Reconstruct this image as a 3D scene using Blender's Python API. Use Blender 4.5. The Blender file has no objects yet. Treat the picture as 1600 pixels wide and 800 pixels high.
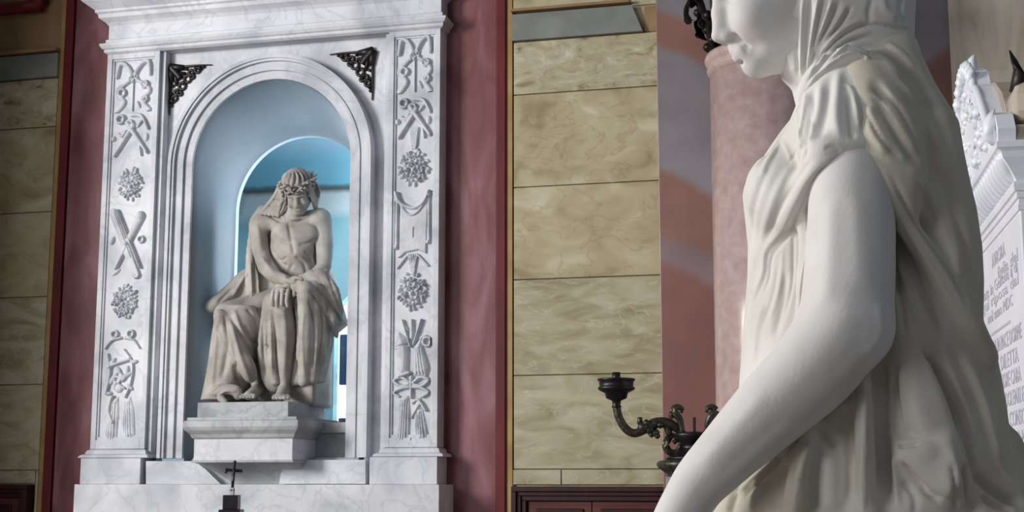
import bpy, bmesh, math, random
import numpy as np
from mathutils import Vector, Matrix
from mathutils.bvhtree import BVHTree
random.seed(4)
C = bpy.context.scene.collection
sc = bpy.context.scene
PI = math.pi
# ------------------------------------------------------------------ camera
FPX, YAW, PITCH, DIST, EYE = 2237.0, math.radians(14.3), math.radians(8.9), 8.5, 1.6
cd = bpy.data.cameras.new('camera'); cam = bpy.data.objects.new('camera', cd); C.objects.link(cam)
cd.sensor_width = 36.0; cd.lens = 36.0 * FPX / 1600.0; cd.clip_start = 0.05
cam.location = (0, -DIST, EYE); cam.rotation_euler = (PI / 2 + PITCH, 0, YAW)
sc.camera = cam
sc.view_settings.view_transform = 'Standard'; sc.view_settings.look = 'None'
sc.view_settings.gamma = 1.0; sc.view_settings.use_curve_mapping = False
sc.view_settings.exposure = 0.08
# ------------------------------------------------------------------ world and lights
w = bpy.data.worlds.new('world'); sc.world = w; w.use_nodes = True
bg = w.node_tree.nodes['Background']; bg.inputs[0].default_value = (0.80, 0.88, 1.0, 1); bg.inputs[1].default_value = 0.17

def area(name, loc, target, sx, sy, power, col):
    l = bpy.data.lights.new(name, 'AREA'); l.shape = 'RECTANGLE'; l.size = sx; l.size_y = sy; l.energy = power; l.color = col
    o = bpy.data.objects.new(name, l); C.objects.link(o); o.location = loc
    o.rotation_euler = (Vector(target) - Vector(loc)).to_track_quat('-Z', 'Y').to_euler()
    return o
area('nave_window_light', (-8.6, -7.2, 4.4), (-1.9, -1.8, 2.4), 2.0, 2.6, 720, (1.0, 0.985, 0.96))
area('left_fill_light', (-6.8, -12.8, 4.0), (-1.2, -2.5, 2.2), 3.4, 3.0, 250, (0.97, 0.98, 1.0))  # added fill from behind camera-left, lifts the camera-facing surfaces
area('apse_side_fill', (-2.95, 0.80, 3.2), (-4.4, 0.25, 3.0), 0.35, 1.8, 28, (0.93, 0.97, 1.0))  # added lamp hidden in the apse, brightens the left reveal
area('apse_top_fill', (-3.78, 0.72, 4.7), (-3.78, 0.95, 2.8), 0.9, 0.2, 4.0, (1.0, 0.99, 0.98))  # added lamp hidden above the inner arch, brightens the back wall

# ------------------------------------------------------------------ geometry of the view (used to measure the places of things)
fw = np.array([-math.sin(YAW) * math.cos(PITCH), math.cos(YAW) * math.cos(PITCH), math.sin(PITCH)])
rt = np.array([math.cos(YAW), math.sin(YAW), 0.0]); up = np.cross(rt, fw)
hf = np.array([-math.sin(YAW), math.cos(YAW), 0.0]); CP = np.array([0, -DIST, EYE])
def ray(px, py): return fw * FPX + rt * (px - 800) - up * (py - 400)
def W(px, py, y=0.0):          # point of the photograph on the wall-parallel plane at world y
    r = ray(px, py); return CP + r * ((y + DIST) / r[1])
def WX(px, y=0.0, py=500): return float(W(px, py, y)[0])
def WZ(px, py, y=0.0): return float(W(px, py, y)[2])
def P(px, py, d):              # point at horizontal distance d from the camera
    r = ray(px, py); return CP + r * (d / (r @ hf))

# ------------------------------------------------------------------ materials
def srgb(r, g, b):
    f = lambda c: (c / 255 / 12.92) if c / 255 <= 0.04045 else ((c / 255 + 0.055) / 1.055) ** 2.4
    return (f(r), f(g), f(b), 1)
def newmat(name):
    m = bpy.data.materials.new(name); m.use_nodes = True
    nt = m.node_tree; b = nt.nodes['Principled BSDF']; return m, nt, b
def N(nt, t, **k):
    n = nt.nodes.new(t)
    for a, v in k.items(): setattr(n, a, v)
    return n
def mat_noise(name, cols, scale=4, detail=6, rough=0.5, bump=0.0, bscale=60, stretch=(1, 1, 1), rot=(0, 0, 0), pos=None, dist=0.0, metal=0.0, spec=0.5, veins=None, sss=0):
    m, nt, b = newmat(name)
    tc = N(nt, 'ShaderNodeTexCoord'); mp = N(nt, 'ShaderNodeMapping')
    geo = N(nt, 'ShaderNodeNewGeometry')
    mp.inputs['Scale'].default_value = stretch; mp.inputs['Rotation'].default_value = rot
    nt.links.new(geo.outputs['Position'], mp.inputs['Vector'])
    no = N(nt, 'ShaderNodeTexNoise'); no.inputs['Scale'].default_value = scale; no.inputs['Detail'].default_value = detail
    no.inputs['Distortion'].default_value = dist
    nt.links.new(mp.outputs[0], no.inputs['Vector'])
    cr = N(nt, 'ShaderNodeValToRGB'); nt.links.new(no.outputs['Fac'], cr.inputs[0])
    n = len(cols); pos = pos or [0.3 + 0.4 * i / max(1, n - 1) for i in range(n)]
    while len(cr.color_ramp.elements) < n: cr.color_ramp.elements.new(0.5)
    for e, c, p_ in zip(cr.color_ramp.elements, cols, pos): e.position = p_; e.color = c
    out = cr.outputs[0]
    if veins:
        vc, vs, amt, vw = veins
        n2 = N(nt, 'ShaderNodeTexNoise'); n2.inputs['Scale'].default_value = vs; n2.inputs['Detail'].default_value = 8; n2.inputs['Distortion'].default_value = 1.2
        nt.links.new(mp.outputs[0], n2.inputs['Vector'])
        ma = N(nt, 'ShaderNodeMath', operation='SUBTRACT'); ma.inputs[1].default_value = 0.5; nt.links.new(n2.outputs['Fac'], ma.inputs[0])
        ab = N(nt, 'ShaderNodeMath', operation='ABSOLUTE'); nt.links.new(ma.outputs[0], ab.inputs[0])
        mr = N(nt, 'ShaderNodeMapRange'); mr.inputs['From Min'].default_value = 0; mr.inputs['From Max'].default_value = vw
        mr.inputs['To Min'].default_value = amt; mr.inputs['To Max'].default_value = 0; nt.links.new(ab.outputs[0], mr.inputs['Value'])
        mx = N(nt, 'ShaderNodeMixRGB'); nt.links.new(mr.outputs[0], mx.inputs[0]); nt.links.new(out, mx.inputs[1]); mx.inputs[2].default_value = vc
        out = mx.outputs[0]
    nt.links.new(out, b.inputs['Base Color'])
    b.inputs['Roughness'].default_value = rough; b.inputs['Metallic'].default_value = metal
    b.inputs['Specular IOR Level'].default_value = spec
    if sss:
        b.inputs['Subsurface Weight'].default_value = sss; b.inputs['Subsurface Radius'].default_value = (0.01, 0.009, 0.008); b.inputs['Subsurface Scale'].default_value = 0.4
    if bump:
        n3 = N(nt, 'ShaderNodeTexNoise'); n3.inputs['Scale'].default_value = bscale; n3.inputs['Detail'].default_value = 5
        nt.links.new(mp.outputs[0], n3.inputs['Vector'])
        bp = N(nt, 'ShaderNodeBump'); bp.inputs['Strength'].default_value = bump; bp.inputs['Distance'].default_value = 0.01
        nt.links.new(n3.outputs['Fac'], bp.inputs['Height']); nt.links.new(bp.outputs[0], b.inputs['Normal'])
    return m
M = {}
M['marble'] = mat_noise('white_marble', [srgb(174, 176, 183), srgb(204, 205, 211), srgb(218, 219, 224)], scale=3.0, detail=12, rough=0.6, bump=0.18, bscale=45, dist=0.4, spec=0.3, veins=(srgb(150, 152, 160), 3.4, 0.30, 0.03))
M['marble_carved'] = mat_noise('carved_marble', [srgb(166, 167, 174), srgb(198, 199, 205), srgb(216, 217, 221)], scale=8, detail=10, rough=0.65, bump=0.35, bscale=90, spec=0.25)
M['marble_dim'] = mat_noise('weathered_marble', [srgb(142, 143, 146), srgb(172, 173, 176), srgb(190, 191, 193)], scale=3.6, detail=12, rough=0.65, bump=0.15, bscale=50, dist=0.5, spec=0.3, veins=(srgb(118, 118, 122), 3.0, 0.35, 0.03))
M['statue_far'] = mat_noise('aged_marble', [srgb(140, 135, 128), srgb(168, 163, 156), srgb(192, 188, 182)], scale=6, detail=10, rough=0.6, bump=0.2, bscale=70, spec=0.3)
M['statue_near'] = mat_noise('polished_marble', [srgb(202, 197, 191), srgb(213, 209, 205), srgb(221, 218, 216)], scale=5, detail=9, rough=0.6, bump=0.05, bscale=160, dist=0.6, spec=0.25)
M['statue_cloth'] = mat_noise('carved_cloth_marble', [srgb(200, 196, 186), srgb(213, 210, 203), srgb(222, 219, 215)], scale=5, detail=9, rough=0.6, bump=0.06, bscale=140, dist=0.6, spec=0.25)
M['mantle'] = mat_noise('shaded_mantle_marble', [srgb(176, 169, 151), srgb(196, 190, 175), srgb(211, 206, 195)], scale=4, detail=9, rough=0.6, bump=0.06, bscale=140, dist=0.6, spec=0.25)  # darker olive than the cloth marble: shade of the back partly in the colour
M['right_marble'] = mat_noise('bright_marble', [srgb(222, 224, 234), srgb(238, 239, 244)], scale=3, detail=8, rough=0.4, bump=0.06, bscale=60)
M['yellow'] = mat_noise('yellow_stone', [srgb(138, 120, 88), srgb(166, 154, 122), srgb(178, 168, 138), srgb(196, 188, 164)], pos=[0.28, 0.42, 0.58, 0.74], scale=3.4, detail=14, rough=0.5, bump=0.05, dist=0.9, stretch=(1, 1, 1.5), rot=(0, 0.5, 0), spec=0.25, veins=(srgb(128, 108, 74), 3.0, 0.34, 0.018))
M['yellow2'] = mat_noise('mottled_stone', [srgb(118, 104, 78), srgb(162, 152, 122), srgb(176, 168, 142), srgb(200, 194, 178)], pos=[0.32, 0.42, 0.60, 0.76], scale=6.5, detail=14, rough=0.5, bump=0.05, dist=1.0, stretch=(1, 1, 1.8), rot=(0, 0.5, 0), spec=0.25, veins=(srgb(210, 205, 190), 5, 0.32, 0.02))
M['yellow3'] = mat_noise('pale_green_stone', [srgb(142, 132, 102), srgb(168, 160, 132), srgb(182, 175, 152)], scale=4.0, detail=14, rough=0.48, bump=0.05, dist=1.0, stretch=(0.8, 1, 2.2), rot=(0, 0.6, 0), spec=0.25, veins=(srgb(202, 197, 180), 3.0, 0.42, 0.014))
M['grey_band'] = mat_noise('grey_stone', [srgb(104, 108, 104), srgb(134, 136, 128)], scale=3, detail=8, rough=0.4, bump=0.05, dist=0.8)
M['brown_stone'] = mat_noise('brown_stone', [srgb(120, 92, 62), srgb(150, 122, 90)], scale=4, detail=6, rough=0.4)
M['red'] = mat_noise('red_marble', [srgb(94, 46, 48), srgb(122, 72, 75), srgb(144, 100, 107)], scale=2.6, detail=11, rough=0.45, bump=0.03, dist=0.7, stretch=(2.0, 1, 0.7), spec=0.3)
M['red_dark'] = mat_noise('dark_red_paint', [srgb(78, 12, 18), srgb(104, 20, 28)], scale=8, rough=0.5, stretch=(1, 1, 0.3), spec=0.3)
M['ochre'] = mat_noise('ochre_paint', [srgb(140, 100, 44), srgb(166, 138, 84)], scale=5, rough=0.5)
M['iron'] = mat_noise('dark_bronze', [srgb(20, 16, 16), srgb(40, 34, 32)], scale=20, rough=0.45, metal=0.3)
M['bronze'] = mat_noise('patinated_bronze', [srgb(34, 34, 28), srgb(84, 82, 68)], scale=40, rough=0.38, metal=0.6, bump=0.3, bscale=80)
M['bronze_dark'] = mat_noise('black_bronze', [srgb(10, 9, 12), srgb(32, 26, 30)], scale=30, rough=0.4, metal=0.4)
M['wood'] = mat_noise('mahogany', [srgb(60, 24, 20), srgb(98, 50, 42)], scale=4, rough=0.5, stretch=(0.4, 1, 5), dist=0.4, spec=0.3)
M['wood_dark'] = mat_noise('dark_mahogany', [srgb(34, 8, 8), srgb(56, 18, 18)], scale=4, rough=0.45, stretch=(4, 1, 0.5), spec=0.3)
M['pink'] = mat_noise('pink_marble', [srgb(172, 144, 139), srgb(182, 156, 152), srgb(192, 170, 167)], scale=14, detail=12, rough=0.22, dist=0.2, spec=0.6)
M['lilac'] = mat_noise('lilac_marble', [srgb(120, 112, 124), srgb(150, 142, 152)], scale=6, rough=0.4)
M['cream'] = mat_noise('cream_marble', [srgb(146, 132, 116), srgb(178, 166, 150), srgb(192, 184, 174)], scale=2.2, detail=9, rough=0.35, dist=1.2, stretch=(2.2, 2, 0.5))
M['floor'] = mat_noise('floor_stone', [srgb(110, 100, 90), srgb(140, 130, 118)], scale=2, rough=0.4)
M['plaster'] = mat_noise('pale_blue_plaster', [srgb(182, 200, 214), srgb(196, 210, 222), srgb(210, 216, 226)], scale=1.6, detail=6, rough=0.85, bump=0.08, bscale=50, spec=0.2)
M['ink'] = mat_noise('engraved_grey', [srgb(180, 178, 190), srgb(200, 198, 206)], scale=60, rough=0.7)
def mat_sky_paint():
    m, nt, b = newmat('painted_sky_plaster')
    geo = N(nt, 'ShaderNodeNewGeometry'); sp = N(nt, 'ShaderNodeSeparateXYZ'); nt.links.new(geo.outputs['Position'], sp.inputs[0])
    n1 = N(nt, 'ShaderNodeTexNoise'); n1.inputs['Scale'].default_value = 2.5; n1.inputs['Detail'].default_value = 8; nt.links.new(geo.outputs['Position'], n1.inputs['Vector'])
    ma = N(nt, 'ShaderNodeMath', operation='MULTIPLY_ADD'); ma.inputs[1].default_value = 0.10; ma.inputs[2].default_value = -0.05; nt.links.new(n1.outputs['Fac'], ma.inputs[0])
    ad = N(nt, 'ShaderNodeMath', operation='ADD'); nt.links.new(sp.outputs['Z'], ad.inputs[0]); nt.links.new(ma.outputs[0], ad.inputs[1])
    mr = N(nt, 'ShaderNodeMapRange'); mr.inputs['From Min'].default_value = 2.6; mr.inputs['From Max'].default_value = 4.4; nt.links.new(ad.outputs[0], mr.inputs['Value'])
    cr = N(nt, 'ShaderNodeValToRGB'); nt.links.new(mr.outputs[0], cr.inputs[0])
    H0 = WZ(400, 299, 1.0)
    t = lambda z: (z - 2.6) / 1.8
    stops = [(t(2.9), srgb(140, 188, 202)), (t(3.22), srgb(140, 186, 200)), (t(H0 - 0.24), srgb(112, 158, 172)), (t(H0 - 0.17), srgb(156, 176, 184)), (t(H0 - 0.05), srgb(150, 164, 172)),
             (t(H0 - 0.012), srgb(52, 62, 62)), (t(H0 + 0.012), srgb(60, 92, 104)), (t(H0 + 0.035), srgb(88, 146, 168)), (t(H0 + 0.2), srgb(96, 154, 178)), (t(H0 + 0.34), srgb(138, 178, 200)), (t(H0 + 0.6), srgb(130, 174, 198))]
    while len(cr.color_ramp.elements) < len(stops): cr.color_ramp.elements.new(0.5)
    for e, (p_, c) in zip(cr.color_ramp.elements, stops): e.position = max(0, min(1, p_)); e.color = c
    n2 = N(nt, 'ShaderNodeTexNoise'); n2.inputs['Scale'].default_value = 4.5; n2.inputs['Detail'].default_value = 5; nt.links.new(geo.outputs['Position'], n2.inputs['Vector'])
    c2 = N(nt, 'ShaderNodeValToRGB'); c2.color_ramp.elements[0].position = 0.56; c2.color_ramp.elements[1].position = 0.60
    c2.color_ramp.elements[1].color = (0.55, 0.55, 0.55, 1); nt.links.new(n2.outputs['Fac'], c2.inputs[0])
    lt = N(nt, 'ShaderNodeMath', operation='LESS_THAN'); lt.inputs[1].default_value = H0; nt.links.new(sp.outputs['Z'], lt.inputs[0])
    mu = N(nt, 'ShaderNodeMath', operation='MULTIPLY'); nt.links.new(lt.outputs[0], mu.inputs[0]); nt.links.new(c2.outputs[0], mu.inputs[1])
    mx = N(nt, 'ShaderNodeMixRGB'); nt.links.new(mu.outputs[0], mx.inputs[0]); nt.links.new(cr.outputs[0], mx.inputs[1]); mx.inputs[2].default_value = srgb(104, 138, 142)
    nt.links.new(mx.outputs[0], b.inputs['Base Color']); b.inputs['Roughness'].default_value = 0.8
    return m
M['sky_paint'] = mat_sky_paint()
def mat_diagonal():
    m, nt, b = newmat('banded_marble')
    geo = N(nt, 'ShaderNodeNewGeometry'); sp = N(nt, 'ShaderNodeSeparateXYZ'); nt.links.new(geo.outputs['Position'], sp.inputs[0])
    n1 = N(nt, 'ShaderNodeTexNoise'); n1.inputs['Scale'].default_value = 2.2; n1.inputs['Detail'].default_value = 7; nt.links.new(geo.outputs['Position'], n1.inputs['Vector'])
    XM = WX(1256, -0.25, 200)
    sb = N(nt, 'ShaderNodeMath', operation='SUBTRACT'); sb.inputs[1].default_value = XM; nt.links.new(sp.outputs['X'], sb.inputs[0])
    ab = N(nt, 'ShaderNodeMath', operation='ABSOLUTE'); nt.links.new(sb.outputs[0], ab.inputs[0])
    gt = N(nt, 'ShaderNodeMath', operation='GREATER_THAN'); gt.inputs[1].default_value = 0; nt.links.new(sb.outputs[0], gt.inputs[0])
    off = N(nt, 'ShaderNodeMath', operation='MULTIPLY_ADD'); off.inputs[1].default_value = -0.62; nt.links.new(gt.outputs[0], off.inputs[0]); nt.links.new(sp.outputs['Z'], off.inputs[2])
    a = N(nt, 'ShaderNodeMath', operation='MULTIPLY_ADD'); a.inputs[1].default_value = -0.55; nt.links.new(ab.outputs[0], a.inputs[0]); nt.links.new(off.outputs[0], a.inputs[2])
    c = N(nt, 'ShaderNodeMath', operation='MULTIPLY_ADD'); c.inputs[1].default_value = 0.22; nt.links.new(n1.outputs['Fac'], c.inputs[0]); nt.links.new(a.outputs[0], c.inputs[2])
    mr = N(nt, 'ShaderNodeMapRange'); mr.inputs['From Min'].default_value = 1.2; mr.inputs['From Max'].default_value = 5.2; nt.links.new(c.outputs[0], mr.inputs['Value'])
    cr = N(nt, 'ShaderNodeValToRGB'); nt.links.new(mr.outputs[0], cr.inputs[0])
    def v(px, py):
        q = W(px, py, -0.25); return (q[2] - 0.55 * abs(q[0] - XM) + 0.11 - 1.2) / 4.0
    G, G2, T, T2 = srgb(124, 118, 122), srgb(134, 127, 134), srgb(134, 96, 86), srgb(128, 84, 78)
    st = [(0, T2), (v(1060, 430), T2), (v(1060, 412), srgb(132, 110, 112)), (v(1060, 385), srgb(128, 104, 106)), (v(1060, 370), T), (v(1060, 288), T), (v(1060, 272), G2), (v(1060, 160), G), (v(1060, 92), G), (v(1060, 78), T), (v(1060, 34), T), (v(1060, 18), G)]
    # right of the column the bands run on
    while len(cr.color_ramp.elements) < len(st): cr.color_ramp.elements.new(0.5)
    for e, (p_, cc) in zip(cr.color_ramp.elements, sorted(st, key=lambda q: q[0])): e.position = max(0, min(1, p_)); e.color = cc
    n2 = N(nt, 'ShaderNodeTexNoise'); n2.inputs['Scale'].default_value = 5; n2.inputs['Detail'].default_value = 9; nt.links.new(geo.outputs['Position'], n2.inputs['Vector'])
    hs = N(nt, 'ShaderNodeMixRGB', blend_type='OVERLAY'); hs.inputs[0].default_value = 0.28
    nt.links.new(cr.outputs[0], hs.inputs[1]); nt.links.new(n2.outputs['Fac'], hs.inputs[2])
    nt.links.new(hs.outputs[0], b.inputs['Base Color']); b.inputs['Roughness'].default_value = 0.35
    return m
M['diagonal'] = mat_diagonal()
def mat_emit(name, col, s):
    m = bpy.data.materials.new(name); m.use_nodes = True; nt = m.node_tree; nt.nodes.clear()
    e = N(nt, 'ShaderNodeEmission'); e.inputs[0].default_value = col; e.inputs[1].default_value = s
    o = N(nt, 'ShaderNodeOutputMaterial'); nt.links.new(e.outputs[0], o.inputs[0]); return m
M['daylight'] = mat_emit('daylight_outside', (0.93, 0.97, 1.0, 1), 1.6)
M['glass_blue'] = mat_noise('dark_blue_glass', [srgb(30, 52, 78), srgb(50, 78, 104)], scale=6, rough=0.2)

# ------------------------------------------------------------------ mesh helpers
def obj(name, bm, m, parent=None, smooth=False, loc=None):
    me = bpy.data.meshes.new(name)
    if isinstance(bm, bmesh.types.BMesh):
        bmesh.ops.recalc_face_normals(bm, faces=bm.faces); bm.to_mesh(me); bm.free()
    else:
        V, Fq = bm; V = np.asarray(V, dtype=np.float32); Fq = np.asarray(Fq, dtype=np.int32); k = Fq.shape[1]
        me.vertices.add(len(V)); me.vertices.foreach_set('co', V.ravel())
        me.loops.add(Fq.size); me.loops.foreach_set('vertex_index', Fq.ravel())
        me.polygons.add(len(Fq)); me.polygons.foreach_set('loop_start', np.arange(0, Fq.size, k, dtype=np.int32))
        me.update(calc_edges=True); me.validate()
    if smooth: me.polygons.foreach_set('use_smooth', [True] * len(me.polygons))
    me.materials.append(m)
    o = bpy.data.objects.new(name, me); C.objects.link(o)
    if parent: o.parent = parent
    if loc is not None: o.location = loc
    return o
def tag(o, label=None, cat=None, group=None, kind=None):
    if label: o['label'] = label
    if cat: o['category'] = cat
    if group: o['group'] = group
    if kind: o['kind'] = kind
    return o
def thing(name, label, cat, loc=(0, 0, 0), rz=0, group=None):
    o = bpy.data.objects.new(name, None); C.objects.link(o); o.location = loc; o.rotation_euler = (0, 0, rz)
    o.empty_display_size = 0.1
    return tag(o, label, cat, group)
def bx(bm, x0, x1, y0, y1, z0, z1, bev=0.0):
    vs = [bm.verts.new((x, y, z)) for x in (x0, x1) for y in (y0, y1) for z in (z0, z1)]
    q = [(0, 1, 3, 2), (4, 6, 7, 5), (0, 4, 5, 1), (2, 3, 7, 6), (0, 2, 6, 4), (1, 5, 7, 3)]
    fs = [bm.faces.new([vs[i] for i in f]) for f in q]
    if bev:
        es = list({e for f in fs for e in f.edges})
        bmesh.ops.bevel(bm, geom=es, offset=bev, segments=2, affect='EDGES', profile=0.5)
def box(name, m, parent, x0, x1, y0, y1, z0, z1, bev=0.004):
    bm = bmesh.new(); bx(bm, min(x0, x1), max(x0, x1), min(y0, y1), max(y0, y1), min(z0, z1), max(z0, z1), bev); return obj(name, bm, m, parent)
def sweep(bm, pts, rad, seg=10, cap=True, flat=1.0, side=None):
    pts = [Vector(p) for p in pts]; n = len(pts); rad = rad if hasattr(rad, '__len__') else [rad] * n
    rings = []; ref = Vector(side) if side is not None else Vector((0, 0, 1))
    for i, p in enumerate(pts):
        t = (pts[min(i + 1, n - 1)] - pts[max(i - 1, 0)]).normalized()
        r_ = ref if abs(t.dot(ref)) < 0.98 else Vector((1, 0, 0))
        a = t.cross(r_).normalized(); b = t.cross(a).normalized()
        if i and side is None: ref = -b if False else ref
        rings.append([bm.verts.new(p + a * math.cos(2 * PI * k / seg) * rad[i] + b * math.sin(2 * PI * k / seg) * rad[i] * flat) for k in range(seg)])
    for i in range(n - 1):
        for k in range(seg): bm.faces.new((rings[i][k], rings[i][(k + 1) % seg], rings[i + 1][(k + 1) % seg], rings[i + 1][k]))
    if cap: bm.faces.new(rings[0][::-1]); bm.faces.new(rings[-1])
def lathe(bm, prof, c=(0, 0, 0), seg=40, cap=True):
    rings = [[bm.verts.new((c[0] + r * math.cos(2 * PI * k / seg), c[1] + r * math.sin(2 * PI * k / seg), c[2] + z)) for k in range(seg)] for r, z in prof]
    for i in range(len(rings) - 1):
        for k in range(seg): bm.faces.new((rings[i][k], rings[i][(k + 1) % seg], rings[i + 1][(k + 1) % seg], rings[i + 1][k]))
    if cap: bm.faces.new(rings[0][::-1]); bm.faces.new(rings[-1])
def smooth_pts(pts, n=4):
    out = []; pts = [np.array(p, float) for p in pts]
    for i in range(len(pts) - 1):
        p0, p1, p2, p3 = pts[max(i - 1, 0)], pts[i], pts[i + 1], pts[min(i + 2, len(pts) - 1)]
        for k in range(n):
            t = k / n; out.append(0.5 * (2 * p1 + (p2 - p0) * t + (2 * p0 - 5 * p1 + 4 * p2 - p3) * t * t + (3 * p1 - p0 - 3 * p2 + p3) * t ** 3))
    out.append(pts[-1]); return out
def moulding(name, m, parent, x0, x1, prof, ret=True, yb=0.0):
    """straight moulding along X; prof = list of (y_front, z) bottom to top; its ends return by the same projection"""
    bm = bmesh.new(); y0 = max(p[0] for p in prof)
    L = []; R = []; LB = []; RB = []
    for y, z in prof:
        e = (y0 - y) if ret else 0
        L.append(bm.verts.new((x0 - e, y, z))); R.append(bm.verts.new((x1 + e, y, z)))
        LB.append(bm.verts.new((x0 - e, yb, z))); RB.append(bm.verts.new((x1 + e, yb, z)))
    for i in range(len(prof) - 1):
        bm.faces.new((L[i], R[i], R[i + 1], L[i + 1])); bm.faces.new((LB[i], L[i], L[i + 1], LB[i + 1]))
        bm.faces.new((R[i], RB[i], RB[i + 1], R[i + 1])); bm.faces.new((RB[i], LB[i], LB[i + 1], RB[i + 1]))
    bm.faces.new((L[0], LB[0], RB[0], R[0])); bm.faces.new((L[-1], R[-1], RB[-1], LB[-1]))
    return obj(name, bm, m, parent)

# ------------------------------------------------------------------ the setting
XC = -3.775
RXL, RXR = -5.37, -2.183
MFp = -0.14                                     # front of the monument's pilasters
bm = bmesh.new()
bx(bm, -9.5, -4.9, 0.02, 0.5, 0, 7.5); bx(bm, -2.75, 3.5, 0.02, 0.5, 0, 7.5); bx(bm, -4.9, -2.75, 0.02, 0.5, 0, 1.7); bx(bm, -4.9, -2.75, 0.02, 0.5, 4.5, 7.5)
wall = tag(obj('wall_back', bm, M['yellow']), 'back wall of yellow marble blocks around the white niche monument', kind='structure')
rows = [1.665, 2.232, 2.823, 3.405, 4.0, 4.345]
G = 0.003
def blk(x0, x1, z0, z1, m, y=0.0): return box('stone_block', m, wall, x0 + G, x1 - G, y, 0.03, z0 + G, z1 - G, 0.0035)
DL, DR = WX(803, 0, 770), -1.05
for side in (1, -1):
    if side > 0: xa, xb = RXR + 0.025, -0.7
    else: xa, xb = -7.3, RXL - 0.025
    ms = ['yellow3', 'yellow3', 'yellow', 'yellow', 'yellow2']
    for i in range(5): blk(xa, xb, rows[i], rows[i + 1], M[ms[i]])
    if side > 0:
        blk(xa, DL - 0.012, 0.4, rows[0], M['yellow3']); xj = WX(877, 0, 745)
        blk(DL - 0.008, xj, WZ(850, 758), rows[0], M['yellow3']); blk(xj, xb, WZ(850, 758), rows[0], M['yellow3'])
    else:
        blk(WX(54, 0, 770), xb, 0.4, rows[0], M['yellow3']); blk(xa, WX(54, 0, 770), WZ(20, 756), rows[0], M['yellow3'])
# grey sill band with slanted end, stones above
zb0, zb1 = 4.348, WZ(805, 25)
def prism_xz(bm, poly, y0, y1):
    a = [bm.verts.new((x, y0, z)) for x, z in poly]; b = [bm.verts.new((x, y1, z)) for x, z in poly]; n = len(poly)
    bm.faces.new(a); bm.faces.new(b[::-1])
    for i in range(n): bm.faces.new((a[i], a[(i + 1) % n], b[(i + 1) % n], b[i]))
bm = bmesh.new(); prism_xz(bm, [(RXR + 0.02, zb0), (WX(1005, 0, 50), zb0), (WX(988, 0, 10), zb1), (RXR + 0.02, zb1)], -0.03, 0.03)
tag(obj('sill_band', bm, M['grey_band'], wall), 'grey marble band with a slanted right end')
bm = bmesh.new(); bx(bm, -7.3, RXL - 0.02, -0.03, 0.03, zb0, zb1 - 0.005)
tag(obj('sill_band', bm, M['grey_band'], wall), 'dark grey marble band')
bm = bmesh.new(); bx(bm, RXR + 0.02, WX(985, 0, 8), -0.06, 0.03, zb1 + 0.012, zb1 + 0.03, .003); bx(bm, -7.3, RXL - 0.02, -0.06, 0.03, zb1 + 0.005, zb1 + 0.025, .003)
obj('sill_fillet', bm, M['brown_stone'], wall)
blk(RXR + 0.02, WX(985, 0, 8), zb1 + 0.03, zb1 + 0.5, M['yellow']); blk(-7.3, RXL - 0.02, zb1 + 0.03, zb1 + 0.6, M['brown_stone'])
blk(WX(1005, 0, 50), -0.7, zb0, WZ(1010, 8), M['brown_stone'], 0.01); blk(WX(985, 0, 8), -0.7, WZ(1010, 8) + 0.002, WZ(1010, 8) + 0.5, M['yellow2'])
bm = bmesh.new(); sweep(bm, smooth_pts([(-7.3, -0.06, WZ(0, 16)), (WX(20), -0.06, WZ(20, 18)), (WX(40), -0.06, WZ(40, 8)), (WX(48), -0.06, WZ(48, -10)), (WX(50), -0.06, WZ(50, -60))]), 0.045)
obj('red_moulding', bm, M['red_dark'], wall, True)
# red marble surround with dark border and ochre line
def red_side(x0, x1, xin):
    box('red_panel', M['red'], wall, x0, x1, -0.004, 0.03, 0.3, 7, 0.002)
red_side(RXL + 0.09, -4.9, 1); red_side(-2.8, RXR - 0.085, 1)
for s, e in ((1, RXR), (-1, RXL)):
    bm = bmesh.new(); a, b = sorted((e - s * 0.083, e - s * 0.018)); bx(bm, a, b, -0.022, 0.03, 0.3, 7, 0.008); obj('border_moulding', bm, M['red_dark'], wall)
    a, b = sorted((e - s * 0.018, e + s * 0.02)); box('border_line', M['ochre'], wall, a, b, -0.006, 0.03, 0.3, 7, 0.001)
# floor, pier, right-hand wall
bm = bmesh.new(); bx(bm, -9.5, 3.5, -12, 0.5, -0.1, 0); tag(obj('floor', bm, M['floor']), kind='structure')
bm = bmesh.new(); bx(bm, -7.4, -5.72, -1.5, -0.8, 0, 7.5, 0.01); tag(obj('shade_block', bm, M['cream']), 'unseen block added left of the view to shade the wall', kind='structure')  # unseen block, added to keep the key light off the left wall
PX0, PX1 = WX(1031, -0.25, 400), WX(1482, -0.25, 200)
bm = bmesh.new(); bx(bm, PX0, PX1 + 0.1, -0.25, 0.02, 0, 7.5, 0.004); tag(obj('trim_1', bm, M['diagonal']), 'pier faced with diagonal bands of terracotta and lilac marble', kind='structure')
bm = bmesh.new(); bx(bm, WX(1484, -0.33, 60), 3.0, -0.33, 0.02, 0, 7.5, 0.004); tag(obj('wall_right', bm, M['cream']), 'cream veined marble wall right of the banded pier', kind='structure')

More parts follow.
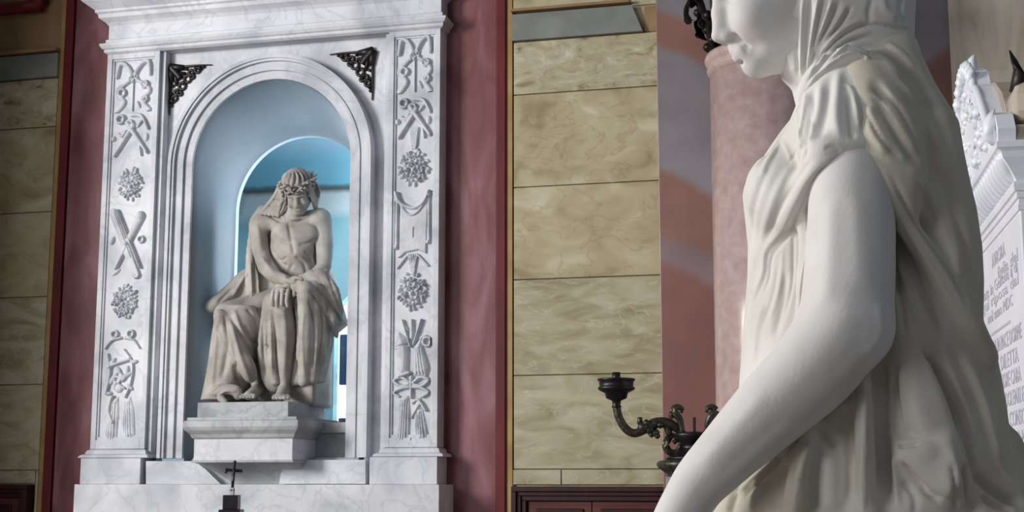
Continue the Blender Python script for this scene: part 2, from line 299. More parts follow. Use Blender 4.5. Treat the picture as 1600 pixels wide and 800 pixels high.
# ------------------------------------------------------------------ door right and door left
def door(name, x0, x1, ztop, px_split=None):
    d = tag(bpy.data.objects.new(name, None), kind='structure'); C.objects.link(d)
    fr = 0.075
    bm = bmesh.new()
    for a, b, y in ((0, 0.03, -0.075), (0.03, 0.055, -0.055), (0.055, 0.085, -0.04)):
        bx(bm, x0 + a, x1 - a, y, 0.02, ztop - b, ztop - a, 0.003)
        bx(bm, x0 + a, x0 + b, y, 0.02, 0, ztop - b, 0.003); bx(bm, x1 - b, x1 - a, y, 0.02, 0, ztop - b, 0.003)
    obj('door_frame', bm, M['wood_dark'], d)
    xm = px_split
    xs = [x0 + 0.09, xm, x1 - 0.09]
    for k in range(2):
        a, b = xs[k], xs[k + 1]
        lf = box('door_leaf', M['wood'], d, a + 0.002, b - 0.002, -0.02, 0.019, 0.02, ztop - 0.088, 0.004)
        for (z0, z1) in ((ztop - 0.75, ztop - 0.13), (0.2, 0.75)):
            bm = bmesh.new(); e = 0.05
            bx(bm, a + e, b - e, -0.032, -0.018, z0, z1, 0.006); bx(bm, a + e + 0.02, b - e - 0.02, -0.04, -0.03, z0 + 0.02, z1 - 0.02, 0.006)
            obj('door_panel', bm, M['wood_dark'], lf)
    return d
tag(door('door_1', WX(803, 0, 762), -0.95, WZ(850, 760), WX(926, 0, 780)), 'dark mahogany double door under the yellow blocks right of the niche')
tag(door('door_2', -7.0, WX(52, 0, 762), WZ(30, 757), -6.3), 'dark door at the lower left corner')

# ------------------------------------------------------------------ white marble niche monument
mon = thing('niche_monument', 'white carved marble niche monument with arched blue recess against red marble surround', 'monument', (0, 0, 0))
mm, mc = M['marble'], M['marble_carved']
yL = -0.30; yP = -0.20; yS = -0.045
ML, MR = WX(141, MFp, 690), WX(684, MFp, 690)
XC = (ML + MR) / 2
zl = WZ(500, 757, yL)
box('ledge', M['marble'], mon, WX(115, yL, 780), WX(686, yL, 780), yL, 0.0, 0.3, zl, 0.004)
zp = WZ(150, 716, yP)
pb = [(125, 219), (577, 683)]
for a, b in pb: box('plinth_block', M['marble'], mon, WX(a, yP, 740), WX(b, yP, 740), yP, 0.0, zl, zp, 0.004)
# blocks between the plinths with a cut for the corbel
def poly_block(name, pts, y0, y1, m, parent):
    bm = bmesh.new(); prism_xz(bm, [(WX(px, y0, py), WZ(px, py, y0)) for px, py in pts], y0, y1); return obj(name, bm, m, parent)
yB = -0.17
poly_block('sill_block', [(228, 756.5), (345, 756.5), (334, 746), (322, 734), (310, 725), (296, 720.5), (228, 720.5)], yB, 0.0, M['marble'], mon)
poly_block('sill_block', [(436, 756), (571, 756), (571, 718.5), (455, 718.5), (444, 728), (438, 742)], yB, 0.0, M['marble'], mon)
box('corbel_backing', M['marble_dim'], mon, WX(300, -.1, 740), WX(560, -.1, 740), -0.10, 0.0, zl, zp, 0.002)
# pilasters with sunk panels
def pilaster(x0, x1, z0, z1, px_label):
    p = box('pilaster', mm, mon, x0, x1, MFp + 0.022, 0.0, z0, z1, 0.002)
    m = 0.036
    bm = bmesh.new()
    for a, b, y in ((0.0, m, MFp), (m, m + 0.012, MFp + 0.01)):
        bx(bm, x0 + a, x0 + b, y, MFp + 0.024, z0 + a * 1.6, z1 - a, 0.0025); bx(bm, x1 - b, x1 - a, y, MFp + 0.024, z0 + a * 1.6, z1 - a, 0.0025)
        bx(bm, x0 + b, x1 - b, y, MFp + 0.024, z0 + a, z0 + b * 1.6, 0.0025); bx(bm, x0 + b, x1 - b, y, MFp + 0.024, z1 - b, z1 - a, 0.0025)
    obj('panel_frame', bm, mm, p)
    return p
pz0 = WZ(620, 699, MFp); pz1 = WZ(650, 47, MFp)
PLx = (WX(141, MFp, 690), WX(226, MFp, 690)); PRx = (WX(599, MFp, 690), WX(683, MFp, 690))
pilL = pilaster(*PLx, pz0, pz1, 'l'); pilR = pilaster(*PRx, pz0, pz1, 'r')
for x0, x1 in (PLx, PRx):
    moulding('pilaster_base', mm, mon, x0, x1, [(MFp, pz0 - 0.002), (MFp - 0.012, pz0 - 0.008), (MFp - 0.02, pz0 - 0.022), (MFp - 0.02, pz0 - 0.03), (MFp - 0.045, pz0 - 0.04), (MFp - 0.055, pz0 - 0.055), (MFp - 0.045, zp - 0.0)][::-1])
# spandrel field with the arch, architrave rings
R0 = 0.545; R1 = 0.715; ax = -3.745; az = 4.165 - R0
ax = (WX(297, -0.1, 300) + WX(545, -0.1, 300)) / 2; R0 = (WX(545, -0.1, 300) - WX(297, -0.1, 300)) / 2; az = WZ(430, 122, -0.1) - R0
fx0, fx1 = PLx[1], PRx[0]; fz1 = pz1 + 0.06
def arch_plate(bm, r_in, r_out_x0, r_out_x1, z0, ztop, y0, y1, seg=40, ring=None):
    """plate with an arched opening; ring -> annular band of radius ring instead of a rectangle"""
    inner = [(ax - r_in, z0)] + [(ax - r_in * math.cos(PI * k / seg), az + r_in * math.sin(PI * k / seg)) for k in range(seg + 1)] + [(ax + r_in, z0)]
    if ring: outer = [(ax - ring, z0)] + [(ax - ring * math.cos(PI * k / seg), az + ring * math.sin(PI * k / seg)) for k in range(seg + 1)] + [(ax + ring, z0)]
    else:
        outer = [(r_out_x0, z0)]
        for k in range(seg + 1):
            a = PI * k / seg; dx, dz = -math.cos(a), math.sin(a)
            tx = (r_out_x0 - ax) / dx if dx < -1e-6 else ((r_out_x1 - ax) / dx if dx > 1e-6 else 1e9); tz = (ztop - az) / dz if dz > 1e-6 else 1e9
            t = min(tx, tz); outer.append((ax + dx * t, az + dz * t))
        outer.append((r_out_x1, z0))
        # corners
    A = [bm.verts.new((x, y0, z)) for x, z in inner]; B = [bm.verts.new((x, y0, z)) for x, z in outer]
    A2 = [bm.verts.new((x, y1, z)) for x, z in inner]; B2 = [bm.verts.new((x, y1, z)) for x, z in outer]
    for i in range(len(A) - 1):
        bm.faces.new((A[i], A[i + 1], B[i + 1], B[i])); bm.faces.new((A2[i], B2[i], B2[i + 1], A2[i + 1]))
        bm.faces.new((A[i], A2[i], A2[i + 1], A[i + 1])); bm.faces.new((B[i], B[i + 1], B2[i + 1], B2[i]))
    bm.faces.new((A[0], B[0], B2[0], A2[0])); bm.faces.new((A[-1], A2[-1], B2[-1], B[-1]))
bm = bmesh.new(); arch_plate(bm, R0 + 0.1, fx0, fx1, zp, fz1, yS, 0.02, 64); obj('spandrel', bm, M['marble'], mon)
for xa, xb, yy in ((fx0, fx0 + 0.03, MFp + 0.03), (fx1 - 0.03, fx1, MFp + 0.03)):
    box('frame_strip', M['marble'], mon, xa, xb, yy, 0, zp, pz1, 0.003)
for ri, ro, y in ((R0, R0 + 0.055, -0.085), (R0 + 0.055, R0 + 0.072, -0.105), (R0 + 0.072, R0 + 0.115, -0.095), (R0 + 0.115, R0 + 0.132, -0.118), (R0 + 0.132, R0 + 0.155, -0.13)):
    bm = bmesh.new(); arch_plate(bm, ri, 0, 0, zp, 0, y, 0.02, 64, ring=ro); obj('architrave_band', bm, M['marble'], mon)
# entablature
ez0 = pz1
moulding('lower_moulding', mm, mon, ML, MR, [(MFp, ez0), (MFp - 0.018, ez0 + 0.012), (MFp - 0.018, ez0 + 0.03), (MFp - 0.03, ez0 + 0.036), (MFp - 0.042, ez0 + 0.055), (MFp - 0.042, ez0 + 0.068), (MFp, ez0 + 0.078)])
moulding('frieze_fillet', mm, mon, ML, MR, [(MFp - 0.012, ez0 + 0.079), (MFp - 0.012, ez0 + 0.10), (MFp, ez0 + 0.108)])
fz0 = ez0 + 0.076; fzt = WZ(180, 38, MFp)
box('frieze', mm, mon, ML, MR, MFp + 0.001, -0.001, ez0 + 0.03, fzt, 0.002)
q = fzt
moulding('cornice', mm, mon, ML, MR, [(MFp, q - 0.01), (MFp - 0.015, q + 0.01), (MFp - 0.05, q + 0.035), (MFp - 0.055, q + 0.06), (MFp - 0.07, q + 0.07), (MFp - 0.07, q + 0.085), (MFp - 0.13, q + 0.13), (MFp - 0.16, q + 0.16), (MFp - 0.16, q + 0.21), (MFp - 0.185, q + 0.235), (MFp - 0.2, q + 0.28), (MFp - 0.2, q + 0.30)])
# attic above (outside the frame)
box('attic', mm, mon, ML + 0.1, MR - 0.1, MFp, 0.0, q + 0.3, q + 0.7, 0.004)

# ------------------------------------------------------------------ niche interior
def barrel(name, r, y0, y1, z0, m, parent, seg=48, thick=0.03, zc=None):
    bm = bmesh.new(); zc = az if zc is None else zc
    arc = [(ax - r, z0)] + [(ax - r * math.cos(PI * k / seg), zc + r * math.sin(PI * k / seg)) for k in range(seg + 1)] + [(ax + r, z0)]
    arc2 = [(ax - r - thick, z0)] + [(ax - (r + thick) * math.cos(PI * k / seg), zc + (r + thick) * math.sin(PI * k / seg)) for k in range(seg + 1)] + [(ax + r + thick, z0)]
    v = [[bm.verts.new((x, y, z)) for x, z in L] for L in (arc, arc2) for y in (y0, y1)]
    for i in range(len(arc) - 1):
        bm.faces.new((v[0][i], v[1][i], v[1][i + 1], v[0][i + 1])); bm.faces.new((v[2][i], v[2][i + 1], v[3][i + 1], v[3][i]))
        bm.faces.new((v[0][i], v[0][i + 1], v[2][i + 1], v[2][i])); bm.faces.new((v[1][i], v[3][i], v[3][i + 1], v[1][i + 1]))
    return obj(name, bm, m, parent, True)
R2 = R0 - 0.045; az2 = az - 0.09; zn = zp - 0.02
bm = bmesh.new()
def arc_pts(r, zc, z0, seg=48): return [(ax - r, z0)] + [(ax - r * math.cos(PI * k / seg), zc + r * math.sin(PI * k / seg)) for k in range(seg + 1)] + [(ax + r, z0)]
NS = 8; secs = []
for k in range(NS + 1):
    t = k / NS; secs.append([bm.verts.new((x, -0.06 + 0.56 * t, z)) for x, z in arc_pts(R0 - 0.002 + (R2 - R0) * t, az - 0.20 * t ** 1.2, zn)])
for A_, B_ in zip(secs[:-1], secs[1:]):
    for i in range(len(A_) - 1): bm.faces.new((A_[i], B_[i], B_[i + 1], A_[i + 1]))
bmesh.ops.solidify(bm, geom=bm.faces[:], thickness=-0.02)
obj('niche_reveal', bm, M['plaster'], mon, True)
bm = bmesh.new(); arch_plate(bm, R2, ax - R0 - 0.02, ax + R0 + 0.02, zn, az + R0 + 0.05, 0.50, 0.55, 48)
# shift the inner opening down a little
for v in bm.verts:
    if abs(math.hypot(v.co.x - ax, v.co.z - az) - R2) < 1e-3 and v.co.z > az - 0.01: v.co.z -= 0.20
obj('inner_arch', bm, M['plaster'], mon)
APX = 1.30
def apse_wall():
    # shallow curved back wall of painted plaster with an arched window opening on its right
    bm = bmesh.new(); x0, x1 = ax - 1.0, ax + 1.0
    bx(bm, x0 - 0.05, x0, 0.5, APX, zn - 0.1, 5.0); bx(bm, x1, x1 + 0.05, 0.5, APX, zn - 0.1, 5.0); bx(bm, x0, x1, 0.5, APX, 4.95, 5.0)
    wl = tag(obj('apse_side', bm, M['plaster'], mon))
    return wl
apse_wall()
yW = 1.0
wx0, wx1 = WX(521, yW, 600), WX(521, yW, 600) + 0.62; wz0, wz1 = WZ(525, 690, yW), WZ(530, 448, yW)
bm = bmesh.new()
bx(bm, ax - 1.0, wx0, yW, yW + 0.08, zn - 0.1, 5.0); bx(bm, wx1, ax + 1.0, yW, yW + 0.08, zn - 0.1, 5.0)
bx(bm, wx0, wx1, yW, yW + 0.08, zn - 0.1, wz0); bx(bm, wx0, wx1, yW, yW + 0.08, wz1, 5.0)
# arched head of the window opening
rr = (wx1 - wx0) / 2; xcw = (wx0 + wx1) / 2; zc = wz1 - rr * 0.8
for s in (-1, 1):
    pts = [(xcw + s * rr, wz1)] + [(xcw + s * rr * math.cos(a), zc + 0.8 * rr * math.sin(a)) for a in [PI / 2 * k / 10 for k in range(11)]][::-1]
    prism_xz(bm, pts, yW, yW + 0.08)
obj('painted_back', bm, M['sky_paint'], mon)
win = tag(bpy.data.objects.new('window_1', None), 'arched daylight window behind the right side of the seated statue', kind='structure'); C.objects.link(win)
bm = bmesh.new(); bx(bm, wx0 - 0.2, wx1 + 0.2, yW + 0.4, yW + 0.42, wz0 - 0.2, wz1 + 0.2); obj('bright_pane', bm, M['daylight'], win)
bm = bmesh.new()
for zz0, zz1 in ((WZ(530, 600, yW), WZ(530, 520, yW)), (WZ(530, 680, yW), WZ(530, 652, yW))): bx(bm, wx0, wx0 + 0.3, yW + 0.1, yW + 0.14, zz0, zz1, 0.01)
obj('blue_shutter', bm, M['glass_blue'], win)
bm = bmesh.new(); bx(bm, ax - 1.05, ax + 1.05, -0.05, APX, zn - 0.1, zn); obj('niche_floor', bm, M['marble_dim'], mon)

# ------------------------------------------------------------------ reliefs on the pilasters (height fields carved proud of the panel)
class Relief:
    def __init__(s, px0, px1, py0, py1, pil, name, h=0.003, label=None):
        y = MFp + 0.022; s.y = y; s.pil = pil; s.name = name; s.label = label
        s.x0, s.x1 = sorted((px0, px1)); s.z1 = WZ(640 if pil is pilR else 200, py0, y); s.z0 = WZ(640 if pil is pilR else 200, py1, y)
        s.pw = PRx if pil is pilR else PLx; s.cx = (s.pw[0] + s.pw[1]) / 2; hw = (s.pw[1] - s.pw[0]) / 2 - 0.050
        s.u = np.arange(-hw, hw + h, h); s.v = np.arange(s.z0, s.z1 + h, h); s.U, s.V = np.meshgrid(s.u, s.v, indexing='ij')
        s.H = np.zeros_like(s.U); s.py0, s.py1 = py0, py1
    def z(s, t): return s.z1 + (s.z0 - s.z1) * t           # t 0 top .. 1 bottom ; x in -1..1 of half width
    def X(s, x): return x * (s.u[-1])
    def dome(s, x, t, r, hh, rx=1.0, ang=0.0):
        cx, cz = s.X(x), s.z(t); du, dv = s.U - cx, s.V - cz; c, sn = math.cos(ang), math.sin(ang)
        a, b = (du * c + dv * sn) / (r * rx), (-du * sn + dv * c) / r
        s.H = np.maximum(s.H, hh * np.sqrt(np.clip(1 - a * a - b * b, 0, 1)))
    def ring(s, x, t, r, wd, hh, sub=True):
        d = np.abs(np.hypot(s.U - s.X(x), s.V - s.z(t)) - r) / wd; s.H = np.maximum(s.H, hh * np.sqrt(np.clip(1 - d * d, 0, 1)))
    def line(s, pts, r, hh, r1=None, n=8, flat=False):
        P_ = smooth_pts([(s.X(a), s.z(b)) for a, b in pts], n) if len(pts) > 2 else [np.array((s.X(a), s.z(b))) for a, b in pts]
        m = len(P_)
        for i in range(m - 1):
            a, b = P_[i], P_[i + 1]; d = b - a; L = max(1e-9, d @ d)
            t = np.clip(((s.U - a[0]) * d[0] + (s.V - a[1]) * d[1]) / L, 0, 1); q = np.hypot(s.U - a[0] - t * d[0], s.V - a[1] - t * d[1])
            rr = r if r1 is None else r + (r1 - r) * (i + t) / (m - 1)
            e = np.clip(1 - (q / rr) ** 2, 0, 1); s.H = np.maximum(s.H, hh * (np.minimum(1, e * 3) if flat else np.sqrt(e)))
    def groove(s, pts, r, dd):
        P_ = smooth_pts([(s.X(a), s.z(b)) for a, b in pts], 6) if len(pts) > 2 else [np.array((s.X(a), s.z(b))) for a, b in pts]
        for i in range(len(P_) - 1):
            a, b = P_[i], P_[i + 1]; d = b - a; t = np.clip(((s.U - a[0]) * d[0] + (s.V - a[1]) * d[1]) / max(1e-9, d @ d), 0, 1)
            q = np.hypot(s.U - a[0] - t * d[0], s.V - a[1] - t * d[1]); s.H = np.where(s.H > 0, np.maximum(0.001, s.H - dd * np.exp(-(q / r) ** 2)), 0)
    def poly(s, pts, hh, soft=0.008):
        P_ = [(s.X(a), s.z(b)) for a, b in pts]; ins = np.zeros(s.U.shape, bool); d = np.full(s.U.shape, 9.0)
        for i in range(len(P_)):
            (x1, z1), (x2, z2) = P_[i], P_[(i + 1) % len(P_)]
            c = ((z1 > s.V) != (z2 > s.V)) & (s.U < (x2 - x1) * (s.V - z1) / ((z2 - z1) if z2 != z1 else 1e-9) + x1); ins ^= c
            t = np.clip(((s.U - x1) * (x2 - x1) + (s.V - z1) * (z2 - z1)) / max(1e-9, (x2 - x1) ** 2 + (z2 - z1) ** 2), 0, 1)
            d = np.minimum(d, np.hypot(s.U - x1 - t * (x2 - x1), s.V - z1 - t * (z2 - z1)))
        s.H = np.maximum(s.H, np.where(ins, hh * np.clip(d / soft, 0, 1) ** 0.5, 0))
    def rose(s, x, t, r, hh):
        s.dome(x, t, r, hh * 0.75)
        cx, cz = s.X(x), s.z(t); d = np.hypot(s.U - cx, s.V - cz); an = np.arctan2(s.V - cz, s.U - cx)
        k = d < r; s.H = np.where(k, s.H * (0.62 + 0.38 * np.cos(d / r * 2 * PI * 2.2 + an)) + hh * 0.3 * np.exp(-(d / (r * 0.25)) ** 2), s.H)
        for i in range(5):
            a = i * 2 * PI / 5 + 0.4; hw = s.u[-1]
            s.dome(x + math.cos(a) * r * 0.8 / hw, t + math.sin(a) * r * 0.8 / (s.z1 - s.z0), r * 0.42, hh * 0.62)
    def leaf(s, x, t, L, ang, hh, wd=0.35): s.dome(x, t, L * wd, hh, 1 / wd, ang)
    def bouquet(s, x, t, R, seed, hh=0.03):
        r = random.Random(seed); hw = s.u[-1]; hz = s.z1 - s.z0
        for i in range(17):
            a = 2 * PI * i / 17 + r.uniform(-.15, .15); q = R * r.uniform(0.78, 0.98); s.leaf(x + math.cos(a) * q / hw, t - math.sin(a) * q * 1.2 / hz, R * r.uniform(.15, .2), a + r.uniform(-.9, .9), hh * r.uniform(.35, .6), 0.62)
        for i in range(22):
            a = r.uniform(0, 2 * PI); q = R * r.uniform(.3, .85); s.dome(x + math.cos(a) * q / hw, t - math.sin(a) * q * 1.15 / hz, R * r.uniform(.07, .13), hh * r.uniform(.6, 1))
        for i in range(7):
            a = 2 * PI * i / 7 + seed + r.uniform(-.3, .3); q = R * r.uniform(.48, .72); s.rose(x + math.cos(a) * q / hw, t - math.sin(a) * q * 1.15 / hz, R * r.uniform(0.2, 0.32), hh * r.uniform(.8, 1.05))
        s.rose(x - 0.06 + r.uniform(-.1, .1), t - 0.03, R * 0.40, hh * 1.2)
    def build(s):
        A = s.H > 0.0009
        n1, n2 = s.H.shape; fm = A[:-1, :-1] | A[1:, :-1] | A[:-1, 1:] | A[1:, 1:]
        ii, jj = np.nonzero(fm); idx = lambda i, j: i * n2 + j
        F_ = np.stack([idx(ii, jj), idx(ii + 1, jj), idx(ii + 1, jj + 1), idx(ii, jj + 1)], 1)
        V_ = np.stack([s.U + s.cx, s.y + 0.001 - s.H * 1.45, s.V], -1).reshape(-1, 3)
        us, inv = np.unique(F_.ravel(), return_inverse=True)
        o = obj(s.name, (V_[us], inv.reshape(-1, 4)), mc, s.pil, True)
        if s.label: o['label'] = s.label
        return o
def bow(r):       # ribbon bow with a rosette and trailing loops
    r.line([(-0.85, .30), (-0.7, .06), (-0.35, .10), (0, .32)], .016, .02); r.line([(.85, .28), (.75, .04), (.4, .08), (0, .32)], .016, .02)
    r.line([(0, .35), (-.5, .48), (-.85, .62), (-.45, .8), (-.8, .97)], .012, .016, .02); r.line([(0, .35), (.5, .46), (.85, .6), (.5, .78), (.85, .98)], .012, .016, .02)
    r.ring(-.55, .62, .024, .009, .018); r.ring(.6, .48, .022, .009, .02); r.ring(.62, .76, .02, .009, .018); r.leaf(-.7, .5, .035, .6, .014); r.leaf(.3, .86, .03, 2, .014)
    r.line([(0, .4), (0, .98)], .004, .012); r.rose(0, .33, .034, .03)
def torches(r, fl=1):
    r.line([(-.8, .95), (.1, .35)], .014, .022, .02); r.line([(.85, .92), (-.2, .3)], .012, .024, .02)
    r.ring(-.55, .2, .026, .011, .022); r.ring(-.1, .3, .022, .010, .02); r.line([(0, .12), (.5, .16), (.85, .42)], .016, .02, .01); r.line([(.0, .4), (.35, .6), (.55, .98)], .013, .018, .006)
    r.leaf(.75, .6, .03, 1.5, .014, .6); r.leaf(-.9, .6, .02, 1.5, .018, .8); r.leaf(.4, .3, .04, .9, .016); r.line([(-.3, .45), (-.45, .55), (-.7, .5)], .01, .014)
def stems(r):
    for k in range(5): r.line([((k - 2) * .1, .0), ((k - 2) * .04, .3)], .005, .012)
# right pilaster
r = Relief(0, 1, 58, 146, pilR, 'ribbon_bow'); bow(r); r.build()
r = Relief(0, 1, 148, 218, pilR, 'crossed_torches'); torches(r); r.build()
r = Relief(0, 1, 200, 312, pilR, 'rose_bouquet'); stems(r)
for k in range(6): r.line([((k - 2.5) * .08, .0), ((k - 2.5) * .05, .26)], .006, .014)
r.bouquet(0, .56, .102, 1, .036); r.build()
r = Relief(0, 1, 300, 402, pilR, 'hanging_cloth', label='carved cloth hung between two knobbed rods')
r.poly([(-.72, .1), (-.3, .26), (.3, .26), (.8, .1), (.72, .96), (.3, .9), (-.3, .93), (-.75, .98)], .012); r.line([(-.95, -.02), (-.7, .16), (0, .26), (.6, .17), (.95, -.1)], .016, .028, .01); r.line([(-.8, .12), (-.3, .34), (.2, .33), (.75, .13)], .01, .022)
r.line([(-.84, .12), (-.84, .8)], .010, .022, .017); r.line([(.84, .1), (.84, .75)], .008, .016, .012); r.dome(-.86, .84, .018, .026); r.dome(.8, .78, .014, .02); r.dome(-.86, .12, .02, .028); r.dome(.82, .06, .018, .026)
r.line([(0, .55), (0, .7)], .006, .018); r.line([(-.5, .94), (-.75, 1)], .008, .014); r.build()
r = Relief(0, 1, 398, 500, pilR, 'rose_bouquet'); stems(r); r.line([(-.3, .02), (-.8, .2)], .008, .014); r.line([(.3, .02), (.8, .18)], .008, .014)
for k in range(5): r.line([((k - 2) * .12, .0), ((k - 2) * .05, .2)], .006, .014)
r.bouquet(0, .56, .102, 2.2, .036); r.build()
r = Relief(0, 1, 500, 592, pilR, 'quiver_and_urn', label='carved quiver of arrows crossed with a pleated urn')
r.line([(0, -.1), (0, .3)], .01, .02, .016); r.line([(-.5, .0), (-.08, .45)], .008, .022); r.line([(.5, .0), (.1, .42)], .009, .022); r.leaf(-.35, .12, .035, 2.2, .016); r.leaf(.35, .1, .035, 1.0, .016)
r.poly([(-.9, .45), (-.72, .2), (-.3, .3), (-.12, .5), (-.15, .9), (-.6, 1.0), (-.72, .9)], .024, .03); r.groove([(-.8, .5), (-.68, .88)], .006, .02); r.groove([(-.85, .46), (-.2, .42)], .004, .01); r.line([(-.62, .96), (-.1, .9)], .012, .028)
r.poly([(.12, .45), (.5, .3), (.62, .5), (.95, .82), (.8, .97), (.1, .95), (.02, .75)], .026, .03); r.ring(.82, .38, .026, .010, .022); r.leaf(.6, .3, .03, 0.3, .022)
for k in range(4): r.groove([(.2 + k * .08, .5), (.15 + k * .18, .93)], .003, .007)
r.build()
r = Relief(0, 1, 588, 622, pilR, 'ribbon_knot')
for sx in (-1, 1):
    r.line([(sx * .1, .3), (sx * .5, .05), (sx * .9, .2), (sx * .55, .45), (sx * .15, .4)], .012, .02); r.line([(sx * .1, .5), (sx * .5, .55), (sx * .9, .75), (sx * .6, .95)], .012, .02, .008)
r.line([(0, .0), (0, 1.0)], .012, .02); r.build()
r = Relief(0, 1, 618, 694, pilR, 'draped_wings', label='carved pair of drooping feathered wings')
r.poly([(-.62, .02), (-.15, .0), (-.05, .4), (-.1, .9), (-.35, 1.0), (-.85, .96), (-.72, .5)], .020, .03); r.poly([(.15, .1), (.5, .02), (.6, .3), (.9, .8), (.85, .98), (.3, .95), (.1, .6)], .018, .03)
for k in range(5): r.groove([(-.55 + k * .09, .1), (-.75 + k * .13, .95)], .003, .008)
for k in range(4): r.groove([(.3 + k * .06, .2), (.3 + k * .15, .92)], .003, .008)
r.line([(.1, .15), (.4, .1), (.75, .3)], .01, .024); r.line([(.05, .45), (.4, .2)], .01, .02); r.dome(0, .9, .015, .02); r.dome(.5, .85, .02, .02); r.build()
# left pilaster (its carving seen at a flatter angle)
r = Relief(0, 1, 96, 176, pilL, 'ribbon_bow'); bow(r); r.build()
r = Relief(0, 1, 172, 246, pilL, 'crossed_torches'); torches(r); r.build()
r = Relief(0, 1, 252, 326, pilL, 'rose_bouquet'); r.bouquet(.05, .5, .092, 3.1, .034); r.build()
r = Relief(0, 1, 326, 436, pilL, 'crossed_trumpets', label='carved crossed trumpets')
r.line([(-.75, .05), (.55, .95)], .028, .018, flat=True); r.groove([(-.62, .05), (.3, .7)], .003, .012); r.line([(-.5, .02), (.75, .85)], .006, .026); r.line([(.65, .12), (-.5, .85)], .034, .022, .012); r.dome(.62, .12, .036, .028, 1.0); r.leaf(-.75, .45, .03, 1.2, .018, .6); r.ring(.72, .45, .02, .008, .016); r.dome(0, .5, .024, .032); r.leaf(-.5, .9, .04, .6, .012); r.build()
r = Relief(0, 1, 436, 508, pilL, 'rose_bouquet'); r.bouquet(0, .5, .094, 4.3, .034); r.build()
r = Relief(0, 1, 508, 548, pilL, 'ribbon_knot')
for sx in (-1, 1): r.ring(sx * .4, .35, .022, .008, .018); r.line([(sx * .1, .5), (sx * .55, .6), (sx * .85, .9)], .010, .016, .006)
r.build()
r = Relief(0, 1, 546, 622, pilL, 'quiver_and_bow', label='carved bow and small quiver')
r.line([(.1, .0), (.55, .3), (.5, .7), (.25, .98)], .007, .016); r.line([(-.65, .35), (.4, .2)], .01, .02, .014); r.dome(-.6, .35, .02, .026); r.leaf(-.4, .6, .05, 1.0, .016); r.leaf(.2, .55, .05, .5, .014); r.line([(-.7, .1), (-.55, .5), (-.7, .9)], .01, .018); r.dome(-.1, .8, .03, .014)
for k in range(9): r.leaf(-.6 + .15 * k, .15 + .09 * k if k % 2 else .9 - .08 * k, .03, k * .8, .015, .5)
r.line([(-.2, .45), (.1, .55), (-.1, .7), (.2, .8)], .008, .015); r.ring(-.2, .62, .018, .007, .014); r.build()
r = Relief(0, 1, 618, 694, pilL, 'draped_wings', label='carved pair of drooping feathered wings')
r.poly([(-.62, .1), (-.1, .02), (-.05, .4), (-.1, .9), (-.35, .98), (-.75, .9), (-.6, .5)], .014, .03); r.poly([(.15, .1), (.5, .02), (.7, .3), (.8, .8), (.3, .95), (.1, .6)], .013, .03)
for k in range(4): r.groove([(-.5 + k * .1, .15), (-.6 + k * .13, .9)], .003, .007); r.groove([(.25 + k * .08, .15), (.25 + k * .13, .9)], .003, .007)
r.line([(-.35, .0), (-.5, .3), (-.3, .55)], .012, .024); r.build()

# ------------------------------------------------------------------ openwork metal corners
def fret(px, py, sx, label):
    q = W(px, py, yS); bm = bmesh.new(); S = 0.34
    t = tag(bpy.data.objects.new('fretwork_corner', None)); C.objects.link(t); t.parent = mon; t.location = (q[0], yS - 0.005, q[2]); t['label'] = label
    def tor(x, z, r, w_, h_=None, sq=1.0):
        bm2 = bm; n = 18; rings = []
        for k in range(n):
            a = 2 * PI * k / n; c = Vector((math.cos(a), 0, math.sin(a) * sq)); rings.append([bm2.verts.new((sx * (x + c.x * (r + w_ * math.cos(b))), -abs(0) - 0.004 + 0.007 * math.sin(b), -(z) + c.z * (r + w_ * math.cos(b)))) for b in [2 * PI * j / 6 for j in range(6)]])
        for k in range(n):
            for j in range(6): bm2.faces.new((rings[k][j], rings[k][(j + 1) % 6], rings[(k + 1) % n][(j + 1) % 6], rings[(k + 1) % n][j]))
    def bar(p, r0, r1): sweep(bm, [(sx * a, -0.004, -b) for a, b in p], [r0 + (r1 - r0) * i / (len(p) - 1) for i in range(len(p))], 6)
    bar(smooth_pts([(0, 0), (.06, .003), (.14, .002), (.22, .0), (.30, .004)]), .014, .004)
    bar(smooth_pts([(0, 0), (.003, .08), (.002, .16), (.0, .24), (.003, .33)]), .014, .004)
    bar(smooth_pts([(0.0, 0.0), (.05, .05), (.075, .085)]), .032, .022); bar([(0, .0), (.10, .01)], .03, .02); bar([(0, 0), (.01, .10)], .03, .02); bar([(.02, .04), (.11, .05)], .016, .012); bar([(.03, .03), (.05, .13)], .016, .012)
    for x, z, r in ((.125, .088, .024), (.088, .135, .024), (.15, .045, .017), (.05, .175, .017), (.195, .032, .018), (.035, .215, .018), (.16, .075, .012), (.075, .185, .012)): tor(x, z, r, .010)
    for x, z, r in ((.215, .022, .02), (.24, .012, .014), (.022, .235, .02), (.014, .265, .014), (.10, .115, .018), (.17, .05, .013), (.06, .16, .013), (.115, .02, .012), (.02, .13, .012), (.18, .015, .013), (.014, .185, .012)): sweep(bm, [(sx * (x - r), -.004, -z), (sx * (x - r * .5), -.004, -z), (sx * x, -.004, -z), (sx * (x + r * .5), -.004, -z), (sx * (x + r), -.004, -z)], [.001, r * .8, r, r * .8, .001], 8)
    obj('openwork', bm, M['iron'], t, True); return t
fret(268, 106, 1, 'dark pierced metal fretwork in the upper left spandrel')
fret(584, 80, -1, 'dark pierced metal fretwork in the upper right spandrel')

